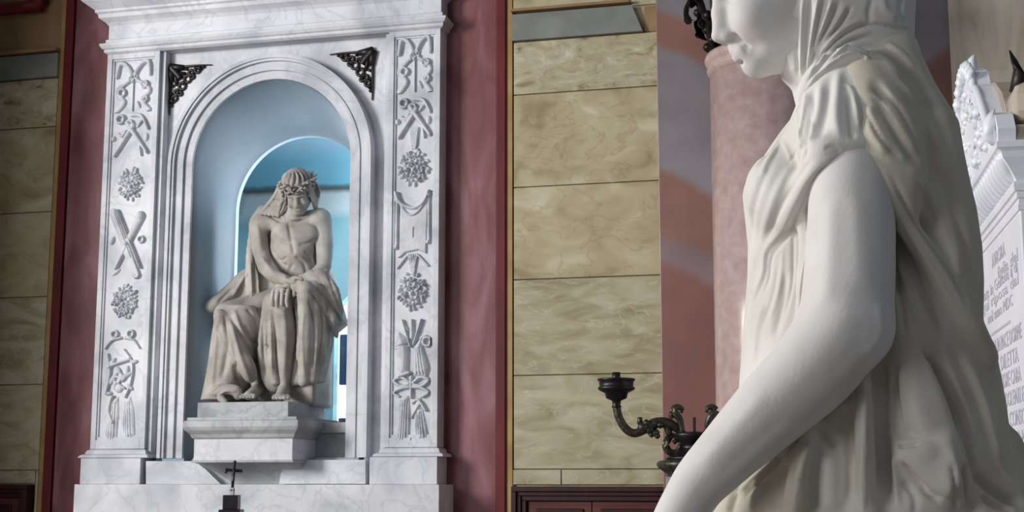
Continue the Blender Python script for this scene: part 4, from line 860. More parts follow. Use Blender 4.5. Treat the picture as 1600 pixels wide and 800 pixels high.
# ------------------------------------------------------------------ veiled marble woman in the foreground
DS = 2.30
rootp = CP + hf * DS
PZ = 1.22
vs = thing('veiled_statue', 'large white marble veiled woman with bare arm, seen in profile, in the foreground', 'statue', (float(rootp[0]), float(rootp[1]), PZ), YAW)
R3 = np.array([rt, hf, [0, 0, 1.0]])
def to_loc(v): return R3 @ (np.array(v) - np.array([rootp[0], rootp[1], 0]))
def L3(px, py, dy): return to_loc(P(px, py, DS + dy))
K = 2.30 / 2237 * 0.99        # metres per pixel at the statue's middle
U_ = lambda p: p * K
f = Field((L3(1010, 400, 0)[0] - .02, -.32, PZ - .02 + 0.30), (L3(1480, 400, 0)[0], .13, L3(1300, -150, 0)[2] + .02), 0.0032)
E3 = lambda px, py, dy, rx, ry, rz, k=.012, tilt=0.0, mode='add': f.ell(L3(px, py, 0) + np.array([0, dy * K, 0]), (U_(rx), U_(ry), U_(rz)), k, tilt, mode)
def C3(a, b_, ra, rb, k=.008, mode='add'): f.cap(L3(a[0], a[1], 0) + np.array([0, a[2] * K, 0]), L3(b_[0], b_[1], 0) + np.array([0, b_[2] * K, 0]), U_(ra), U_(rb), k, mode)
E3(1235, -35, 0, 100, 78, 92, .01)                       # skull
E3(1196, 18, 0, 66, 60, 106, .02, tilt=-0.35 * -1)       # face mass, leaning with the bowed head
E3(1150, -45, 0, 42, 55, 40, .02)                        # forehead
C3((1184, 97, 0), (1250, 66, -36), 20, 26, .02); C3((1184, 97, 0), (1250, 66, 36), 20, 26, .02)
E3(1181, 99, 0, 21, 22, 20, .012)                        # chin
E3(1163, 82, 0, 22, 24, 20, .012)                        # muzzle
for s in (-1, 1):
    E3(1172, 40, s * 30, 30, 26, 32, .02)                # cheek
    E3(1132, -2, s * 30, 17, 16, 13, .012, mode='sub')   # eye socket
    E3(1147, -2, s * 27, 14, 15, 10, .004)
    C3((1137, -7, s * 20), (1150, -4, s * 40), 4, 3, .003)
    C3((1116, -28, s * 8), (1140, -24, s * 42), 11, 8, .014)
    E3(1136, 60, s * 11, 12, 7.5, 8.5, .004)             # nostril wing
    E3(1129, 68, s * 6, 6, 3.2, 3.0, .002, mode='sub')
    C3((1147, 58, s * 17), (1166, 80, s * 25), 3, 2, .006, 'sub')
    E3(1262, 10, s * 66, 14, 8, 26, .006)
C3((1121, -24, 0), (1123, 22, 0), 10, 9.5, .010); C3((1123, 22, 0), (1123, 54, 0), 10, 11.5, .008); E3(1124, 58, 0, 12.5, 9, 8.5, .006)
C3((1130, 20, 0), (1140, 56, 0), 15, 14, .012)
E3(1147, 76, 0, 9, 10, 9, .006)
C3((1146, 79, 0), (1155, 82, -14), 5.5, 4, .004); C3((1146, 79, 0), (1155, 82, 14), 5.5, 4, .004)
C3((1153, 90, 0), (1160, 89, -12), 6, 4.5, .004); C3((1153, 90, 0), (1160, 89, 12), 6, 4.5, .004)
C3((1146, 85.5, 0), (1164, 86, -18), 2.0, 1.6, .002, 'sub'); C3((1146, 85.5, 0), (1164, 86, 18), 2.0, 1.6, .002, 'sub')
C3((1158, 99, -8), (1158, 99, 8), 4, 4, .005, 'sub')
C3((1265, 60, 5), (1300, 190, 0), 46, 50, .02)           # neck
# bare arm nearest to the viewer
A = lambda px, py, dy: L3(px, py, dy)
f.ell(A(1333, 285, -.165), (.064, .055, .075), .02)
f.chain([A(1332, 275, -.17), A(1330, 350, -.175), A(1327, 430, -.18), A(1322, 500, -.185)], [.060, .0605, .0625, .064], .012)
f.chain([A(1322, 505, -.185), A(1275, 572, -.18), A(1205, 640, -.17), A(1140, 705, -.155), A(1092, 755, -.145)], [.062, .059, .0515, .0415, .0345], .015)
f.ell(A(1345, 520, -.178), (.040, .036, .04), .03)
f.chain([A(1092, 755, -.145), A(1066, 800, -.14), A(1050, 845, -.14)], [.0345, .033, .036], .012)
f.ell(A(1040, 870, -.14), (.042, .022, .05), .014)
for i, (dx, dyy) in enumerate(((-26, -.010), (-10, 0), (6, .004), (20, .006))): f.chain([A(1042 + dx, 885, -.14 + dyy), A(1030 + dx, 925, -.14 + dyy), A(1028 + dx, 955 - 6 * abs(i - 1), -.125 + dyy)], [.0105, .0095, .008], .004)
f.chain([A(1020, 850, -.14), A(1000, 880, -.13), A(990, 910, -.12)], [.013, .011, .009], .006)
V, Fq = f.mesh(2)
V = carve(V, Fq, [([(1340, 300), (1345, 380), (1350, 460)], 16, 1.6), ([(1300, 300), (1296, 400), (1290, 480)], 14, 1.4), ([(1372, 470), (1376, 520), (1350, 560)], 10, 2.0), ([(1352, 490), (1335, 545), (1290, 590)], 14, -1.0), ([(1200, 610), (1150, 665), (1090, 730)], 12, 1.2), ([(1230, 650), (1170, 700), (1120, 750)], 10, -1.0), ([(1150, 62), (1160, 72), (1170, 84)], 3, -1.2), ([(1185, 40), (1195, 70), (1190, 95)], 14, 1.0)], to_loc, CP, .00098)
finish('body', V, Fq, M['statue_near'], vs, (0, 0, PZ))
Z1 = lambda x, y: (1020 + x / 3.077, y / 3.077)
Z2 = lambda x, y: (1020 + x / 2.759, 240 + y / 2.759)
Z3 = lambda x, y: (1000 + x / 2.667, 510 + y / 2.667)
Z5 = lambda x, y: (1220 + x / 4.0, 60 + y / 4.0)
# tunic: shoulders, chest and short sleeve
tn = Field((L3(1130, 400, 0)[0], -.27, 1.30), (L3(1480, 400, 0)[0], .27, L3(1300, 90, 0)[2]), 0.0030)
prof = [(150, 1250, 1350, 62), (165, 1244, 1380, 78), (185, 1236, 1400, 105), (205, 1220, 1410, 135), (225, 1206, 1415, 152), (245, 1193, 1420, 160), (268, 1175, 1425, 162), (285, 1166, 1430, 158), (300, 1163, 1430, 150), (340, 1167, 1440, 142), (380, 1171, 1440, 136), (430, 1170, 1440, 130), (480, 1166, 1440, 128), (520, 1162, 1440, 130), (560, 1160, 1440, 132), (600, 1157, 1440, 135), (640, 1154, 1440, 140), (700, 1152, 1450, 145), (900, 1150, 1450, 150), (1000, 1150, 1450, 150)]
zz = [L3(1200, p[0], 0)[2] for p in prof]
tn.loft(zz, [L3(p[1], p[0], 0)[0] for p in prof], [L3(p[2], p[0], 0)[0] for p in prof], [-p[3] * K for p in prof], [p[3] * K for p in prof], 2.2, .02, zlo=1.30)
for s in (-1, 1):
    if s < 0:
        tn.ell(A(1312, 212, -.130), (.062, .080, .050), .035); tn.ell(A(1322, 238, -.165), (.068, .060, .028), .02); tn.chain([A(1318, 122, -.074), A(1320, 155, -.092), A(1320, 200, -.13)], [.026, .036, .050], .034); tn.chain([A(1286, 140, -.06), A(1300, 175, -.10)], [.018, .035], .03); tn.chain([A(1286, 172, -.055), A(1288, 205, -.10)], [.030, .048], .034)
        tn.chain([A(1290, 234, -.20), A(1262, 288, -.160), A(1235, 340, -.122)], [.008, .010, .003], .03)
        tn.chain([A(1255, 330, -.130), A(1262, 380, -.135), A(1256, 440, -.135), A(1249, 505, -.125)], [.009, .010, .009, .004], .012)
        tn.ell(A(1215, 300, -.08), (.050, .06, .06), .03)
    else:
        tn.ell(A(1322, 212, .135), (.078, .085, .06), .035)
V, Fq = tn.mesh(2)
soft = [([Z5(165, 320), Z5(150, 480), Z5(125, 640), Z5(120, 790)], 7, 3.6), ([Z5(205, 300), Z5(195, 450), Z5(165, 620), Z5(150, 780)], 6, -3.4), ([Z5(250, 250), Z5(245, 420), Z5(215, 560), Z5(185, 700)], 7, 3.2), ([Z5(310, 200), Z5(300, 380), Z5(270, 520), Z5(240, 640)], 8, -2.6), ([Z5(370, 180), Z5(350, 330), Z5(345, 480), Z5(370, 650)], 8, 3.2), ([Z5(420, 150), Z5(470, 300), Z5(490, 450), Z5(500, 640)], 9, 2.2),
        ([Z1(700, 480), Z1(640, 600), Z1(560, 720), Z1(500, 800)], 7, -2.6), ([Z1(620, 650), Z1(560, 760), Z1(520, 850)], 6, 2.6), ([Z2(520, 20), Z2(470, 120), Z2(430, 260), Z2(430, 420)], 8, -2.4), ([Z2(620, 20), Z2(540, 160), Z2(490, 300), Z2(460, 440)], 8, 2.6), ([Z2(700, 10), Z2(620, 120), Z2(540, 260), Z2(490, 380)], 6, -2.2), ([Z2(440, 440), Z2(430, 560), Z2(410, 700)], 6, -2.5), ([Z2(480, 640), Z2(450, 760), Z2(440, 900)], 7, 2.6), ([Z2(570, 500), Z2(560, 640), Z2(520, 800)], 7, -2.6)]
fold = [([Z1(735, 430), Z1(690, 540), Z1(610, 690), Z1(540, 790)], 4, 3.2), ([Z1(745, 470), Z1(722, 600), Z1(690, 720), Z1(650, 800)], 4, -3.0), ([Z1(770, 470), Z1(770, 600), Z1(740, 720), Z1(700, 800)], 4, 3.0), 
        ([Z5(395, 275), Z5(440, 320), Z5(465, 400), Z5(480, 500), Z5(490, 580)], 3.0, 4.2), ([Z5(420, 340), Z5(430, 450), Z5(440, 560), Z5(450, 640)], 4.5, -4.0), 
        ([Z5(270, 690), Z5(330, 680), Z5(370, 710)], 4, -3.4), ([Z5(260, 770), Z5(330, 730), Z5(420, 715), Z5(500, 720)], 2.5, 2.2), ([Z5(90, 420), Z5(110, 550), Z5(120, 680), Z5(130, 780)], 3.5, 3), ([Z5(5, 620), Z5(50, 720), Z5(70, 790)], 4, 2.4), 
        ([Z5(150, 310), Z5(152, 350), Z5(150, 385)], 2.5, 2.2), 
        ([Z2(950, 5), Z2(840, 22), Z2(745, 45), Z2(675, 115), Z2(620, 215), Z2(560, 335), Z2(495, 425), Z2(482, 520), Z2(440, 620), Z2(405, 700)], 2.6, 5.5, 22), ([Z2(690, 130), Z2(640, 230), Z2(585, 350), Z2(515, 440), Z2(500, 540), Z2(460, 640)], 3.5, -3.5),
        ([Z2(640, 250), Z2(668, 330), Z2(664, 420), Z2(640, 560), Z2(628, 740)], 3.0, 4.5), ([Z2(605, 320), Z2(604, 440), Z2(600, 560), Z2(560, 740)], 3.5, -3.2), ([Z2(560, 400), Z2(550, 560), Z2(500, 740)], 4, 1.8), ([Z2(650, 300), Z2(680, 360), Z2(684, 440)], 3, -2.4),
        ([Z2(470, 520), Z2(430, 600), Z2(400, 680)], 3, -2.5), ([Z2(460, 640), Z2(440, 720), Z2(430, 800)], 3, 2.5), ([Z2(540, 480), Z2(520, 600), Z2(470, 760)], 4, -1.6)]
mfold = []
V = carve(V, Fq, soft, to_loc, CP, .00098); V = relax(carve(V, Fq, fold, to_loc, CP, .00066), Fq, 1)
finish('tunic', V, Fq, M['statue_cloth'], vs, (0, 0, PZ))
# veil and mantle: hood, back and the falling cloth
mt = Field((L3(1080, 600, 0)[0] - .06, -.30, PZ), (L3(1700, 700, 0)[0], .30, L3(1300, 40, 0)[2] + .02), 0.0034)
ve = Field((L3(1110, 0, 0)[0] - .02, -.16, L3(1300, 215, 0)[2]), (L3(1500, 0, 0)[0], .16, L3(1300, -150, 0)[2] + .02), 0.0030)
hood = [(-148, 1200, 1350, 40), (-130, 1150, 1395, 74), (-100, 1126, 1420, 90), (-72, 1140, 1426, 92), (-45, 1178, 1428, 92), (-22, 1206, 1427, 91), (0, 1214, 1426, 90), (40, 1216, 1424, 86), (70, 1218, 1424, 80), (100, 1219, 1430, 74), (118, 1224, 1436, 70), (130, 1236, 1442, 68), (142, 1244, 1450, 70), (155, 1250, 1455, 76), (175, 1258, 1465, 90), (195, 1275, 1462, 92)]
zh = [L3(1300, p[0], 0)[2] for p in hood]
ve.loft(zh, [L3(p[1], p[0], 0)[0] for p in hood], [L3(p[2], p[0], 0)[0] for p in hood], [-p[3] * K for p in hood], [p[3] * K for p in hood], 2.7, .01)
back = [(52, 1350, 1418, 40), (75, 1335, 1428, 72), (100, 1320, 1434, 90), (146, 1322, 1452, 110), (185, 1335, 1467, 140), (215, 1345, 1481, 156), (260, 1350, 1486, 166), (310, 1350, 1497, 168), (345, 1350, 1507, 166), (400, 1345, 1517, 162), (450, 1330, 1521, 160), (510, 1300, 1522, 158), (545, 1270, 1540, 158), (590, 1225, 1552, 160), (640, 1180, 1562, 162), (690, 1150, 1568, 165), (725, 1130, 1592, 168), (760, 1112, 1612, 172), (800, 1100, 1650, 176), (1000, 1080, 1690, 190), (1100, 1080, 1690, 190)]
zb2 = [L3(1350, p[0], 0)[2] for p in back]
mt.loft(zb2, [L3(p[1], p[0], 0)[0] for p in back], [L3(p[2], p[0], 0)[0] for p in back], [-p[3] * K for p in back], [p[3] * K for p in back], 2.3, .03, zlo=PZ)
# band running down behind the arm, edge roll at the neck, deep folds built as ropes of cloth
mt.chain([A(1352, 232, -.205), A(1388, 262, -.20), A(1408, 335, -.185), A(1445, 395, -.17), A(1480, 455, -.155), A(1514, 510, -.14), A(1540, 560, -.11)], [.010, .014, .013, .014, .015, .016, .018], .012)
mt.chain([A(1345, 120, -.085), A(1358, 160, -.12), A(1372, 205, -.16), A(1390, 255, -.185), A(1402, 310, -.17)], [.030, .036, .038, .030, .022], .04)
ve.chain([A(1257, 156, -.068), A(1270, 130, -.086), A(1292, 108, -.100), A(1322, 93, -.108), A(1346, 98, -.108), A(1362, 124, -.112)], [.006, .009, .010, .010, .009, .004], .022)
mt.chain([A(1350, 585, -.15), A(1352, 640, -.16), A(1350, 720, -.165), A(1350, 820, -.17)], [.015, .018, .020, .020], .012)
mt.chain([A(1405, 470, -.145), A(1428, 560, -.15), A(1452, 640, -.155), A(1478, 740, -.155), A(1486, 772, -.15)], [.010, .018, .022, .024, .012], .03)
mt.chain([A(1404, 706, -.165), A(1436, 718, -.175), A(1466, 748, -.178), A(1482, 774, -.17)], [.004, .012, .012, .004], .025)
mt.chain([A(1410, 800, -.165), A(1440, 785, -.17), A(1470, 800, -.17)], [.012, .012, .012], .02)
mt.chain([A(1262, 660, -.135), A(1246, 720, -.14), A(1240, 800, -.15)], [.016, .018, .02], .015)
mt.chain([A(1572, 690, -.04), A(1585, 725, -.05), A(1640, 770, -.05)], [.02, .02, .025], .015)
soft = [([Z1(1100, 250), Z1(1180, 380), Z1(1300, 560), Z1(1400, 800)], 12, 4.0), ([Z1(1060, 360), Z1(1120, 520), Z1(1220, 700), Z1(1290, 800)], 9, -4.5), ([Z1(1180, 250), Z1(1290, 420), Z1(1380, 620), Z1(1440, 800)], 10, -3.6), ([Z1(1040, 500), Z1(1060, 620), Z1(1140, 740)], 7, 3.2), ([Z2(1100, 20), Z2(1190, 200), Z2(1270, 400), Z2(1340, 560)], 10, 4.0), ([Z2(1220, 60), Z2(1290, 240), Z2(1350, 440), Z2(1380, 640)], 10, -4.0),
        ([Z3(1100, 60), Z3(1130, 260), Z3(1180, 420), Z3(1230, 560)], 14, 6), ([Z3(1000, 100), Z3(1000, 300), Z3(1010, 520), Z3(1030, 760)], 11, -8), ([Z3(930, 260), Z3(935, 480), Z3(940, 760)], 10, 6), ([Z3(860, 320), Z3(870, 500), Z3(880, 760)], 10, -5), ([Z3(790, 520), Z3(800, 640), Z3(800, 780)], 12, 4), ([Z3(690, 480), Z3(670, 620), Z3(660, 780)], 10, 6), ([Z3(600, 560), Z3(580, 660), Z3(570, 780)], 9, -6), ([Z3(500, 640), Z3(490, 700), Z3(480, 780)], 8, 5), ([Z3(410, 640), Z3(390, 720), Z3(370, 790)], 7, -4),
        ([Z3(1340, 120), Z3(1420, 300), Z3(1460, 460), Z3(1500, 600)], 12, 6), ([Z3(1200, 60), Z3(1290, 260), Z3(1350, 460), Z3(1400, 640)], 11, -9), ([Z3(1260, 420), Z3(1290, 560), Z3(1300, 720)], 12, 8), ([Z3(1360, 560), Z3(1380, 680), Z3(1390, 790)], 9, -8)]
fold = [([Z1(690, -40), Z1(685, 150), Z1(690, 280), Z1(700, 380)], 4, -3.6), ([Z1(725, -40), Z1(715, 200), Z1(714, 380)], 3.5, 3.4), ([Z1(762, -40), Z1(740, 200), Z1(728, 350)], 3.2, -3.4), ([Z1(800, -40), Z1(765, 180), Z1(738, 350)], 3.2, 3.2), ([Z1(835, -30), Z1(795, 110), Z1(760, 260)], 3.2, -3.4), ([Z1(870, -20), Z1(820, 120), Z1(775, 260)], 3.2, 3.0), ([Z1(655, -40), Z1(650, 150), Z1(660, 330)], 4, 2.4), ([Z1(620, -40), Z1(618, 120), Z1(622, 300)], 4, -1.6),
        ([Z1(905, -10), Z1(860, 90), Z1(800, 200), Z1(750, 330)], 3.2, -4.2), ([Z1(930, 20), Z1(880, 110), Z1(820, 200)], 3, 2.6), ([Z1(960, 20), Z1(900, 120), Z1(825, 190)], 3, -3.6), ([Z1(1010, 90), Z1(900, 150), Z1(810, 260), Z1(745, 380)], 3.0, 3.2), ([Z1(1050, 108), Z1(930, 160), Z1(835, 240), Z1(760, 340)], 2.8, -3.6), ([Z1(1060, 150), Z1(950, 175), Z1(860, 235), Z1(780, 330)], 2.8, 3.0), ([Z1(1065, 180), Z1(940, 196), Z1(855, 258), Z1(775, 350), Z1(740, 400)], 2.8, -3.6), ([Z1(1060, 215), Z1(950, 215), Z1(880, 265), Z1(800, 350)], 2.8, 2.6), ([Z1(1030, 240), Z1(940, 238), Z1(850, 295), Z1(770, 375)], 3.0, -3.6), ([Z1(1240, 155), Z1(1150, 130), Z1(1060, 118), Z1(980, 130)], 3.5, -4.2), ([Z1(1060, -20), Z1(1040, 60), Z1(1050, 110)], 5, -2.6), ([Z1(1100, -20), Z1(1120, 50), Z1(1180, 90)], 7, 3.0), ([Z1(1200, -20), Z1(1190, 60), Z1(1225, 120)], 5, -2.4),
        ([Z1(1040, 290), Z1(985, 252), Z1(920, 262), Z1(850, 308), Z1(780, 368), Z1(735, 440)], 2.4, 3.4), ([Z1(1110, 200), Z1(1200, 260), Z1(1260, 350)], 6, 2.4), ([Z1(1050, 440), Z1(1150, 560), Z1(1280, 760)], 6, 2.8), ([Z1(1020, 520), Z1(1080, 640), Z1(1150, 720), Z1(1200, 760)], 5, -3.4), ([Z1(1060, 420), Z1(1130, 460), Z1(1200, 540), Z1(1300, 740)], 6, -2.4), ([Z1(1200, 380), Z1(1300, 540), Z1(1380, 740)], 7, 2.2), ([Z1(1170, 330), Z1(1270, 480), Z1(1350, 640)], 5, -2.0),
        ([Z2(1015, 60), Z2(1090, 220), Z2(1180, 360), Z2(1290, 520), Z2(1370, 680)], 4.5, -5.0), ([Z2(960, 50), Z2(1010, 170), Z2(1080, 300), Z2(1170, 440), Z2(1260, 590), Z2(1350, 730)], 3.5, 2.6), ([Z2(1030, 270), Z2(1035, 360), Z2(1030, 440)], 5, -7), ([Z2(1050, 350), Z2(1120, 500), Z2(1190, 660), Z2(1260, 800)], 5, -6), ([Z2(1055, 450), Z2(1100, 600), Z2(1150, 760)], 4, 4), ([Z2(1040, 520), Z2(1070, 640), Z2(1090, 780)], 4, -4), ([Z2(1200, 100), Z2(1280, 300), Z2(1330, 480)], 9, 3), ([Z2(1130, 60), Z2(1220, 300), Z2(1320, 520)], 8, -3),
        ([Z3(1000, 120), Z3(1010, 300), Z3(1010, 500), Z3(1040, 720)], 8, -10), ([Z3(930, 210), Z3(936, 400), Z3(930, 600), Z3(930, 790)], 4, 5), ([Z3(1090, 150), Z3(1100, 300), Z3(1120, 440)], 7, 4), ([Z3(1060, 200), Z3(1055, 330), Z3(1070, 470)], 6, -5), ([Z3(1070, 498), Z3(1110, 494), Z3(1170, 486)], 3.5, -7), ([Z3(1080, 560), Z3(1140, 630), Z3(1210, 700), Z3(1260, 725)], 5, -7), ([Z3(1060, 530), Z3(1062, 640), Z3(1080, 760)], 5, 4), ([Z3(1090, 640), Z3(1140, 700), Z3(1150, 790)], 5, -4),
        ([Z3(1160, 30), Z3(1210, 150), Z3(1260, 260), Z3(1310, 360), Z3(1360, 500), Z3(1395, 600), Z3(1420, 773)], 5, -9), ([Z3(1240, 60), Z3(1310, 220), Z3(1370, 380), Z3(1400, 520)], 6, 3.5), ([Z3(1290, 60), Z3(1380, 240), Z3(1440, 420), Z3(1470, 560)], 7, -4), ([Z3(1395, 590), Z3(1450, 660), Z3(1530, 710), Z3(1600, 730)], 8, -14), ([Z3(1420, 700), Z3(1480, 740), Z3(1560, 760)], 6, -8), ([Z3(1480, 560), Z3(1530, 640), Z3(1600, 690)], 6, 5), ([Z3(1330, 400), Z3(1350, 560), Z3(1370, 740)], 6, 4), ([Z3(1300, 560), Z3(1320, 680), Z3(1310, 780)], 5, -5),
        ([Z3(740, 400), Z3(770, 460), Z3(800, 492), Z3(822, 496)], 4, -5), ([Z3(760, 370), Z3(800, 430), Z3(830, 470)], 4, 3), ([Z3(640, 780), Z3(655, 660), Z3(685, 540), Z3(720, 440)], 5, 4.5), ([Z3(610, 780), Z3(620, 660), Z3(650, 560)], 5, -3), ([Z3(700, 400), Z3(600, 530), Z3(500, 640), Z3(430, 720)], 4, -4), ([Z3(660, 430), Z3(560, 560), Z3(470, 640), Z3(380, 720)], 4, 3), ([Z3(720, 560), Z3(730, 680), Z3(720, 790)], 8, -3), ([Z3(840, 420), Z3(850, 560), Z3(850, 760)], 8, 3), ([Z3(560, 620), Z3(500, 700), Z3(470, 780)], 5, -2.5), ([Z3(890, 240), Z3(890, 400), Z3(890, 600)], 5, -3), ([Z3(350, 640), Z3(320, 720), Z3(300, 780)], 4, -6)]
V, Fq = ve.mesh(2)
V = carve(V, Fq, fold, to_loc, CP, .00098); finish('veil', V, Fq, M['statue_cloth'], vs, (0, 0, PZ))
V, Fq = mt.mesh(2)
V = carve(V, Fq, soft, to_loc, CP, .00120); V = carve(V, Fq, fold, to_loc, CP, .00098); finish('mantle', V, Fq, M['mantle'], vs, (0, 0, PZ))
bm = bmesh.new(); bx(bm, L3(1060, 700, 0)[0], L3(1700, 700, 0)[0], -.33, .33, -PZ, 0.004, .01)
obj('plinth', bm, M['marble_dim'], vs)
# ------------------------------------------------------------------ pink column with bronze capital
cyy = -0.75
cx_ = (WX(1113, cyy, 400) + WX(1301, cyy, 400)) / 2; crad = (WX(1301, cyy, 400) - WX(1113, cyy, 400)) / 2 * 0.985
col = thing('marble_column', 'polished pink marble column with a black bronze leaf capital, behind the veiled statue', 'column', (cx_, cyy, 0))
zr = WZ(1110, 112, cyy)
bm = bmesh.new(); lathe(bm, [(crad * 1.04, .3), (crad * 1.03, 1.2), (crad, 2.2), (crad * .985, zr - .02)], seg=96); obj('shaft', bm, M['pink'], col, True)
bm = bmesh.new(); pr = [(crad * .985, zr - .045)]
pr += [(crad * 1.0, zr - .03), (crad * 1.035, zr - .02), (crad * 1.04, zr - .008), (crad * 1.0, zr), (crad * 1.01, zr + .012), (crad * 1.05, zr + .022), (crad * 1.075, zr + .045), (crad * 1.05, zr + .07), (crad * .98, zr + .078)]
lathe(bm, pr, seg=96); obj('astragal', bm, M['pink'], col, True)
bm = bmesh.new(); lathe(bm, [(crad * 1.25, 0), (crad * 1.25, .15), (crad * 1.12, .2), (crad * 1.18, .26), (crad * 1.05, .32)], seg=64); obj('base', bm, M['pink'], col, True)
bm = bmesh.new(); lathe(bm, [(crad * .93, zr + .07), (crad * .94, zr + .3), (crad * 1.0, zr + .55), (crad * 1.2, zr + .75), (crad * 1.35, zr + .8)], seg=48); obj('capital_bell', bm, M['bronze_dark'], col, True)
for k in range(8):
    a = 2 * PI * k / 8 + PI + 0.30; ca, sa = math.cos(a), math.sin(a); bm = bmesh.new()
    spine = smooth_pts([(crad * .97, zr + .06), (crad * .99, zr + .16), (crad * 1.06, zr + .27), (crad * 1.22, zr + .38), (crad * 1.38, zr + .36), (crad * 1.40, zr + .27), (crad * 1.30, zr + .25)], 4)
    n = len(spine); L = []
    for i, (r_, z_) in enumerate(spine):
        t = i / (n - 1); hw = .075 * (1 - .35 * t) * (1 + .28 * math.sin(i * 1.9)); row = []
        for j, q_ in enumerate((-1, -.5, 0, .5, 1)):
            rr_ = r_ + .012 * (abs(q_) == .5) - .01 * abs(q_); row.append(bm.verts.new((ca * rr_ - sa * hw * q_, sa * rr_ + ca * hw * q_, z_)))
        L.append(row)
    for i in range(n - 1):
        for j in range(4): bm.faces.new((L[i][j], L[i][j + 1], L[i + 1][j + 1], L[i + 1][j]))
    bmesh.ops.solidify(bm, geom=bm.faces[:], thickness=.022)
    for q_ in (-1, 1):
        for (i0, rr_) in ((3, .03), (8, .032), (13, .028)):
            p = L[i0][2].co + Vector((-sa, ca, 0)) * .07 * q_; sweep(bm, [p + Vector((0, 0, -rr_)), p + Vector((0, 0, -rr_ * .5)), p, p + Vector((0, 0, rr_ * .6)), p + Vector((0, 0, rr_))], [.003, rr_ * .8, rr_, rr_ * .8, .003], 8)
    obj('acanthus_leaf', bm, M['bronze_dark'], col, True)

# ------------------------------------------------------------------ bronze candelabrum on its pedestal
dc = 5.2
cq = P(1085, 690, dc); Kc = dc / 2237.0 * 1.01
def T(px, py, dd=0.0):
    v = P(px, py, dc + dd) - cq; return (float(v @ rt), float(v @ hf), float(v[2]))
stand = thing('stone_stand', 'dark topped round stand with a lilac marble shaft, carrying the bronze candelabrum, behind the wrist', 'stand', (float(cq[0]), float(cq[1]), 0), YAW)
z = lambda py: float(P(1085, py, dc)[2])
bm = bmesh.new(); lathe(bm, [(Kc * 46, .25), (Kc * 45, z(745))], seg=48); obj('shaft', bm, M['lilac'], stand, True)
bm = bmesh.new(); lathe(bm, [(Kc * 70, 0), (Kc * 70, .12), (Kc * 56, .2), (Kc * 46, .26)], seg=48); obj('base', bm, M['bronze_dark'], stand, True)
bm = bmesh.new(); lathe(bm, [(Kc * 45, z(748)), (Kc * 42, z(742)), (Kc * 48, z(737)), (Kc * 56, z(731)), (Kc * 58.5, z(727)), (Kc * 58, z(723)), (Kc * 54, z(720)), (Kc * 40, z(717))], seg=56); obj('cap', bm, M['bronze'], stand, True)
cand = thing('candelabrum', 'dark bronze scrolled candelabrum arm with an empty candle cup, in front of the yellow wall', 'candelabrum', (float(cq[0]), float(cq[1]), z(717)), YAW)
oz = z(717) - cq[2]
def TT(px, py, dd=0.0): x, y, zz_ = T(px, py, dd); return (x, y, zz_ - oz)
zz = lambda py: z(py) - z(717)
bm = bmesh.new(); lathe(bm, [(Kc * 46, 0), (Kc * 40, zz(713)), (Kc * 36, zz(711)), (Kc * 34, zz(706)), (Kc * 24, zz(703)), (Kc * 20, zz(700)), (Kc * 22, zz(694)), (Kc * 28, zz(688)), (Kc * 30, zz(682)), (Kc * 32, zz(678)), (Kc * 26, zz(676)), (Kc * 8, zz(674))], seg=40); obj('hub', bm, M['bronze_dark'], cand, True)
bm = bmesh.new(); sweep(bm, [TT(1085, 676), TT(1085, 652)], Kc * 2.2, 8); obj('spike', bm, M['iron'], cand)
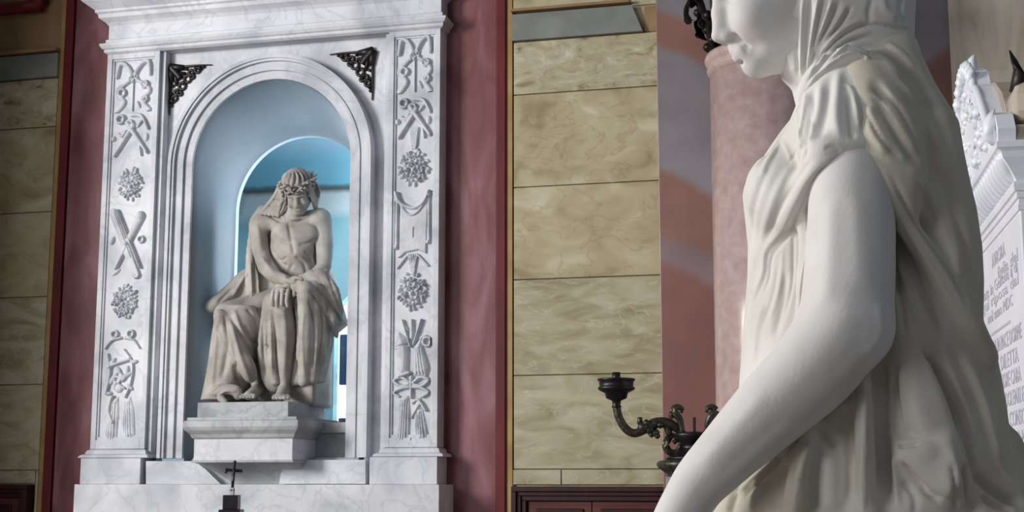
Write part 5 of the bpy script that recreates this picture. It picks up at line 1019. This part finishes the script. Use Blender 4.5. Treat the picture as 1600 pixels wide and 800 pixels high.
def candle_arm(mx):
    X_ = lambda px: px if mx > 0 else 2 * 1085 - px
    dd = 0 if mx > 0 else 0.0
    bm = bmesh.new()
    sweep(bm, smooth_pts([TT(X_(963), 634), TT(X_(967), 652), TT(X_(978), 670), TT(X_(992), 677), TT(X_(1008), 670), TT(X_(1025), 661), TT(X_(1042), 661), TT(X_(1058), 669), TT(X_(1070), 680)], 5), [Kc * v for v in np.interp(np.linspace(0, 1, 41), [0, .2, .4, .6, .8, 1], [6.2, 6.5, 6.5, 8.5, 8, 5])], 12)
    arm = obj('scroll_arm', bm, M['bronze'], cand, True)
    bm = bmesh.new(); c = TT(X_(963), 604); k_ = Kc
    lathe(bm, [(k_ * 5, k_ * -34), (k_ * 8, k_ * -31), (k_ * 6, k_ * -28), (k_ * 7, k_ * -22), (k_ * 16, k_ * -18), (k_ * 18, k_ * -10), (k_ * 22, k_ * -8), (k_ * 28, k_ * -5), (k_ * 29, k_ * -2), (k_ * 26, 0), (k_ * 27, k_ * 8), (k_ * 29, k_ * 9), (k_ * 29, k_ * 12), (k_ * 24, k_ * 12), (k_ * 22, k_ * 6), (k_ * 6, k_ * 5)], c=c, seg=32)
    cup = obj('candle_cup', bm, M['bronze_dark'], cand, True)
    bm = bmesh.new(); lathe(bm, [(k_ * 6.5, k_ * 4), (k_ * 6.5, k_ * 22), (k_ * 4.5, k_ * 22), (k_ * 4, k_ * 8)], c=c, seg=16); obj('socket', bm, M['iron'], cup, True)
    bm = bmesh.new()
    sweep(bm, smooth_pts([TT(X_(1067), 678, -.02), TT(X_(1062), 655, -.02), TT(X_(1052), 642, -.02), TT(X_(1058), 636, -.02), TT(X_(1066), 639, -.02), TT(X_(1064), 645, -.02)], 4), [Kc * v for v in np.interp(np.linspace(0, 1, 21), [0, .3, .6, 1], [3.5, 6, 5, 2])], 8)
    sweep(bm, smooth_pts([TT(X_(1055), 648, -.02), TT(X_(1047), 646, -.02), TT(X_(1050), 655, -.02)], 4), Kc * 3.2, 8)
    obj('leaf_scroll', bm, M['bronze'], arm, True)
    bm = bmesh.new()
    for (a, b_) in (((1000, 663), (1000, 652)),): sweep(bm, [TT(X_(a[0]), a[1]), TT(X_(b_[0]), b_[1])], [Kc * 4.5, Kc * 3.5], 8)
    for px_, py_, r_ in ((1005, 668, 9), (1015, 672, 8), (1024, 676, 7), (1027, 681, 5), (1018, 679, 5), (1032, 664, 6), (1010, 661, 6)): x, y, q_ = TT(X_(px_), py_, -.01); sweep(bm, [(x, y, q_ - Kc * r_), (x, y, q_ - Kc * r_ * .5), (x, y, q_), (x, y, q_ + Kc * r_ * .5), (x, y, q_ + Kc * r_)], [.001, Kc * r_ * .8, Kc * r_, Kc * r_ * .8, .001], 8)
    obj('leaf_cluster', bm, M['bronze'], arm, True)
    bm = bmesh.new()
    sweep(bm, smooth_pts([TT(X_(1040), 664), TT(X_(1046), 680), TT(X_(1040), 695), TT(X_(1046), 706), TT(X_(1058), 706), TT(X_(1064), 695)], 4), [Kc * v for v in np.interp(np.linspace(0, 1, 21), [0, .5, 1], [5, 6, 4])], 8)
    sweep(bm, smooth_pts([TT(X_(1046), 686), TT(X_(1052), 680), TT(X_(1058), 686), TT(X_(1052), 692)], 4), Kc * 3.5, 8)
    obj('volute', bm, M['bronze'], arm, True)
candle_arm(1); candle_arm(-1)

# ------------------------------------------------------------------ small crucifix on a dark tabernacle block
dcr = 8.05
kq = P(362, 790, dcr); Kr = dcr / 2237.0 * 1.02
base = thing('altar_cross', 'small black altar crucifix on a stepped dark base below the corbel', 'crucifix', (float(kq[0]), float(kq[1]), 0), YAW)
def T2(px, py, dd=0.0):
    v = P(px, py, dcr + dd) - kq; return (float(v @ rt), float(v @ hf), float(v[2] + kq[2]))
def b2(name, l, r, t, b_, d, parent, m=M['bronze_dark'], bev=.002):
    a, c = T2(l, b_), T2(r, t); return box(name, m, parent, a[0], c[0], -d, d, a[2], c[2], bev)
b2('foot_block', 350, 374, 773.5, 796, .045, base); b2('foot_step', 344, 378, 796, 830, .065, base)
a = T2(360, 830)[2]; box('tall_base', M['bronze_dark'], base, -.12, .12, -.12, .12, 0, a + .004, .004)
b2('stem', 359, 366, 762, 774, .014, base, M['marble_dim'])
bm = bmesh.new(); x, y, z_ = T2(362.5, 765.5); lathe(bm, [(Kr * 1, -Kr * 4), (Kr * 4.5, -Kr * 1), (Kr * 3.5, Kr * 2), (Kr * 1, Kr * 4)], c=(x, 0, z_), seg=12); obj('knop', bm, M['bronze_dark'], base, True)
bm = bmesh.new(); sweep(bm, [T2(363, 764), T2(366.5, 722)], [Kr * 2.4, Kr * 2.8], 6); sweep(bm, [T2(352, 734), T2(377.5, 736)], Kr * 2.5, 6)
for px_, py_ in ((353, 733.5), (353, 737), (376.5, 736), (366.8, 722)): x, y, z_ = T2(px_, py_); sweep(bm, [(x, y, z_ - Kr * 2.8), (x, y, z_ - Kr * 1.4), (x, y, z_), (x, y, z_ + Kr * 1.4), (x, y, z_ + Kr * 2.8)], [.001, Kr * 2.4, Kr * 2.8, Kr * 2.4, .001], 8)
obj('cross', bm, M['iron'], base)
bm = bmesh.new(); yo = -.012
sweep(bm, [T2(366, 735, yo), T2(365, 744, yo), T2(363.5, 752, yo), T2(363.5, 760, yo)], [Kr * 2.4, Kr * 2.0, Kr * 2.4, Kr * 1.2], 8)
sweep(bm, [T2(356, 733, yo), T2(366, 736, yo), T2(374, 734, yo)], [Kr * .9, Kr * 1.3, Kr * .9], 6); x, y, z_ = T2(366, 731, yo); sweep(bm, [(x, y, z_ - Kr * 2), (x, y, z_), (x, y, z_ + Kr * 2)], [.001, Kr * 1.9, .001], 8)
obj('corpus', bm, M['bronze_dark'], base)

# ------------------------------------------------------------------ inscribed white monument on the right, seen along its face
dn = CP[1] + 4.3
th = math.radians(3.4)
near = W(1603, 500, dn); O = np.array([near[0], near[1], 0.0])
sd = np.array([-math.sin(th), math.cos(th), 0]); nd = np.array([-math.cos(th), -math.sin(th), 0])   # s runs away from the camera, n out of the face
def MZ(px, py, n=0.0):
    r_ = ray(px, py); o_ = O + nd * n; t = ((o_ - CP) @ nd) / (r_ @ nd); q_ = CP + r_ * t; return float((q_ - O) @ sd), float(q_[2])
slabm = thing('inscribed_monument', 'bright white marble monument with engraved text and carved pediment, at the right edge', 'monument', tuple(O))
Rm = Matrix(((sd[0], nd[0], 0), (sd[1], nd[1], 0), (0, 0, 1))).to_4x4()      # local x = s, local y = n (out of the face)
slabm.matrix_world = Matrix.Translation(Vector(O)) @ Rm if Rm.determinant() > 0 else Matrix.Translation(Vector(O)) @ Matrix(((sd[0], -nd[0], 0), (sd[1], -nd[1], 0), (0, 0, 1))).to_4x4()
SG = 1 if Rm.determinant() > 0 else -1       # sign of n in local y
rw = M['right_marble']
def mb(name, s0, s1, n0, n1, z0, z1, m=None, bev=.004, parent=None): return box(name, m or rw, parent or slabm, s0, s1, SG * n0, SG * n1, z0, z1, bev)
zc1 = MZ(1560, 225, .058)[1]                     # top of the flaring cornice at the near corner
sap, zap = MZ(1504, 106, .058); SL = max(1.1, 2 * sap); print('SL', SL, zc1, zap)
slab = mb('text_panel', 0.0, SL, -.5, 0, .4, zc1 - .12)
def hm(name, prof, m=None):
    bm = bmesh.new(); A_, B_, C_, D_ = [], [], [], []
    for n_, z_ in prof: A_.append(bm.verts.new((-n_ * .5, SG * n_, z_))); B_.append(bm.verts.new((SL + n_ * .5, SG * n_, z_))); C_.append(bm.verts.new((-n_ * .5, -SG * .5, z_))); D_.append(bm.verts.new((SL + n_ * .5, -SG * .5, z_)))
    for i in range(len(prof) - 1):
        bm.faces.new((A_[i], B_[i], B_[i + 1], A_[i + 1])); bm.faces.new((C_[i], A_[i], A_[i + 1], C_[i + 1])); bm.faces.new((B_[i], D_[i], D_[i + 1], B_[i + 1]))
    bm.faces.new((A_[0], C_[0], D_[0], B_[0])); bm.faces.new((A_[-1], B_[-1], D_[-1], C_[-1])); return obj(name, bm, m or rw, slabm)
zA = zc1
hm('lower_fillet', [(.0, zA - .185), (.004, zA - .183), (.004, zA - .168), (.001, zA - .165), (.001, zA - .150), (.006, zA - .147), (.006, zA - .130), (.012, zA - .126), (.014, zA - .108), (.012, zA - .1), (.006, zA - .098)])
hm('gadroon_core', [(.004, zA - .100), (.010, zA - .085), (.026, zA - .055), (.042, zA - .03), (.046, zA - .01)])
bm = bmesh.new(); ns = 22
for i in range(ns):
    s_0 = -.005 + (SL + .01) * (i + .5) / ns
    sweep(bm, smooth_pts([(s_0 + .018, SG * .004, zA - .098), (s_0 + .012, SG * .014, zA - .075), (s_0, SG * .030, zA - .045), (s_0 - .012, SG * .040, zA - .015)], 3), [.006, .012, .016, .019, .021, .023, .024, .024, .024, .02], 8)
g = obj('gadroon', bm, rw, slabm, True); g['label'] = 'row of slanting carved lobes'; g['kind'] = 'stuff'
hm('upper_fillet', [(.046, zA - .012), (.052, zA - .006), (.058, zA - .002), (.058, zA + .014), (.052, zA + .018)])
zD = zA + .016; HP = zap - zD
hs = [(0.0, 0), (-.01, .10), (0.02, .22), (.06, .27), (.095, .20), (.12, .17), (.15, .30), (.22, .50), (.29, .66), (.34, .72), (.37, .84), (.42, .92), (.5, .97)]
pp = [(SL * a_, zD + HP * b_) for a_, b_ in hs]; pp = pp + [(SL - s__, z__) for s__, z__ in pp[::-1][1:]]
def plate(name, prof, n0, n1, m=rw, parent=None):
    bm = bmesh.new(); a_ = [bm.verts.new((s__, SG * n1, z__)) for s__, z__ in prof]; b_ = [bm.verts.new((s__, SG * n0, z__)) for s__, z__ in prof]
    bm.faces.new(a_); bm.faces.new(b_[::-1])
    for i in range(len(prof)): bm.faces.new((a_[i], a_[(i + 1) % len(prof)], b_[(i + 1) % len(prof)], b_[i]))
    return obj(name, bm, m, parent or slabm)
ped2 = plate('pediment', pp, .0, .050)
q2 = [(SL * .12, zD), (SL * .10, zD + HP * .3), (SL * .16, zD + HP * .50), (SL * .26, zD + HP * .66), (SL * .34, zD + HP * .72), (SL * .36, zD + HP * .84), (SL * .42, zD + HP * .88)]
q2 = q2 + [(SL - s__, z__) for s__, z__ in q2[::-1]]
plate('pediment_back', q2, -.10, .0, M['cream'])  # cream puts the shade on this white marble into its colour
bm = bmesh.new()
rp0 = [(SL * a_, SG * .052, zD + HP * b_ - .012) for a_, b_ in hs[5:]]; rp = smooth_pts(rp0, 3); sweep(bm, rp, .014, 8); sweep(bm, [(SL - q_[0], q_[1], q_[2]) for q_ in rp], .014, 8)
obj('pediment_rim', bm, rw, ped2, True)
r7 = random.Random(9)
def blob(bm, s__, z__, r_, nn=.03, st_=1.0):
    sweep(bm, [(s__, SG * nn, z__ - r_ * st_), (s__, SG * (nn + r_ * .25), z__ - r_ * .5 * st_), (s__, SG * (nn + r_ * .35), z__), (s__, SG * (nn + r_ * .25), z__ + r_ * .5 * st_), (s__, SG * nn, z__ + r_ * st_)], [.002, r_ * .7, r_ * .85, r_ * .7, .002], 8)
bm = bmesh.new()
for i in range(60):
    s__ = r7.uniform(.16, .84) * SL; hmax = np.interp(s__, [p_[0] for p_ in pp], [p_[1] for p_ in pp]) - zD; z__ = zD + r7.uniform(.03, max(.05, hmax - .07)); blob(bm, s__, z__, r7.uniform(.012, .026), .046)
for i in range(8):
    t = i / 7; blob(bm, SL * (.36 + .28 * t), zD + HP * (.80 + .16 * math.sin(PI * t)), .022, .05, 1.6)
o = obj('carved_leaves', bm, rw, ped2, True); o['kind'] = 'stuff'
for sgn in (1, -1):
    for (s1, z1_, rad, w_) in ((.27, .34, .055, 1), (.42, .58, .05, 1), (.38, .2, .045, -1)):
        bm = bmesh.new(); sc_ = s1 * SL if sgn > 0 else SL - s1 * SL; pts = [(sc_ + sgn * rad * (1 - t / 16) * math.cos(w_ * t * .6), SG * .052, zD + HP * z1_ + rad * (1 - t / 16) * math.sin(w_ * t * .6)) for t in range(14)]
        sweep(bm, pts, [.013 * (1 - t / 22) for t in range(14)], 8); obj('carved_scroll', bm, rw, ped2, True)
for s__ in (.035, .965):
    bm = bmesh.new(); sweep(bm, [(SL * s__, SG * .05, zD + HP * .02), (SL * s__, SG * .06, zD + HP * .08), (SL * s__, SG * .066, zD + HP * .18), (SL * s__, SG * .05, zD + HP * .28)], [.012, .03, .022, .004], 8)
    obj('corner_leaf', bm, rw, ped2, True)
for t in (0, 1, 2, 3, 4):
    bm = bmesh.new(); blob(bm, SL * (.44 + .03 * t), zD + HP * (.955 + .03 * math.sin(PI * t / 4)), .020, .03, 2.0); obj('palmette_leaf', bm, rw, ped2, True)
zR = MZ(1590, 152, -.05)[1]
hb = (min(zR, zD + .28) - zD)
bm = bmesh.new()
prb = [(-.0, zD + .0), (-.0, zD + hb * .22), (-.012, zD + hb * .25), (-.012, zD + hb * .3)] 
box('coping', M['cream'], slabm, .0, SL, -SG * .5, SG * .0, zD - .003, zD + hb * .28, .006)  # both copings: near-side shade of the white marble painted in as cream
box('coping', M['cream'], slabm, .012, SL - .012, -SG * .5, -SG * .002, zD + hb * .28, zD + hb, .045)
bm = bmesh.new(); fx_, fz_ = .10, zD + hb
sweep(bm, [(fx_, -SG * .03, fz_ - .02), (fx_, -SG * .035, fz_ + .03), (fx_, -SG * .025, fz_ + .07), (fx_, -SG * .012, fz_ + .11)], [.026, .020, .011, .002], 8)
fin = obj('metal_spike', bm, M['iron'], slabm, True); fin['label'] = 'small dark pointed metal fitting on the coping'
# engraved text
def text_line(body, px0, py0, px1, py1, hpx, style='engraved_line'):
    (s_a, z_a), (s_b, z_b) = MZ(px0, py0), MZ(px1, py1)
    cu = bpy.data.curves.new('engraved_line', 'FONT'); cu.body = body; cu.align_x = 'LEFT'; cu.size = 0.1; cu.extrude = 0.0008; cu.resolution_u = 2
    tmp = bpy.data.objects.new('tmp', cu); C.objects.link(tmp); dg = bpy.context.evaluated_depsgraph_get(); me = bpy.data.meshes.new_from_object(tmp.evaluated_get(dg)); bpy.data.objects.remove(tmp)
    co = np.zeros(len(me.vertices) * 3); me.vertices.foreach_get('co', co); co = co.reshape(-1, 3); w0, w1 = co[:, 0].min(), co[:, 0].max(); h0, h1 = 0.0, co[:, 1].max()
    hgt = hpx
    out = np.zeros_like(co); out[:, 0] = s_a + (co[:, 0] - w0) / (w1 - w0) * (s_b - s_a); out[:, 1] = SG * (0.0012 + co[:, 2]); out[:, 2] = (z_a + z_b) / 2 + (co[:, 1] - h0) / (h1 - h0) * hgt
    me.vertices.foreach_set('co', out.ravel()); me.update(); me.materials.clear(); me.materials.append(M['ink'])
    o = bpy.data.objects.new('engraved_line', me); C.objects.link(o); o.parent = slab; o['kind'] = 'stuff'; return o
sm = .048
def tl(body, far, nearp, h): text_line(body, far[0], far[1], nearp[0], nearp[1], h)
tl('AVRORA', (1551, 421), (1571, 397), .045)
tl('figlia del', (1560, 436), (1591, 407), .038)
tl('nata in Genova il di', (1536, 466), (1591, 431), .038)
tl('e qui riposa dal', (1529, 497), (1592, 443), .036)
tl('nell anno MDC', (1545, 509), (1583, 474), .036)
tl('QUI IN PACE DORME', (1550, 559), (1597, 524), .046)
tl('LA DILETTA', (1556, 586), (1592, 562), .046)
tl('MADRE CARA', (1562, 612), (1596, 592), .046)
tl('DEI DOLENTI FIGLI', (1563, 640), (1612, 622), .046)
tl('E IL CONSORTE', (1568, 671), (1616, 656), .046)
tl('QVESTO MARMO', (1574, 702), (1622, 690), .046)
(sa, za_), (sb, zb3) = MZ(1549, 528), MZ(1579, 502)
mb('engraved_rule', sb, sa, .0, .002, zb3 - .004, zb3 + .004, M['ink'], 0, slab)
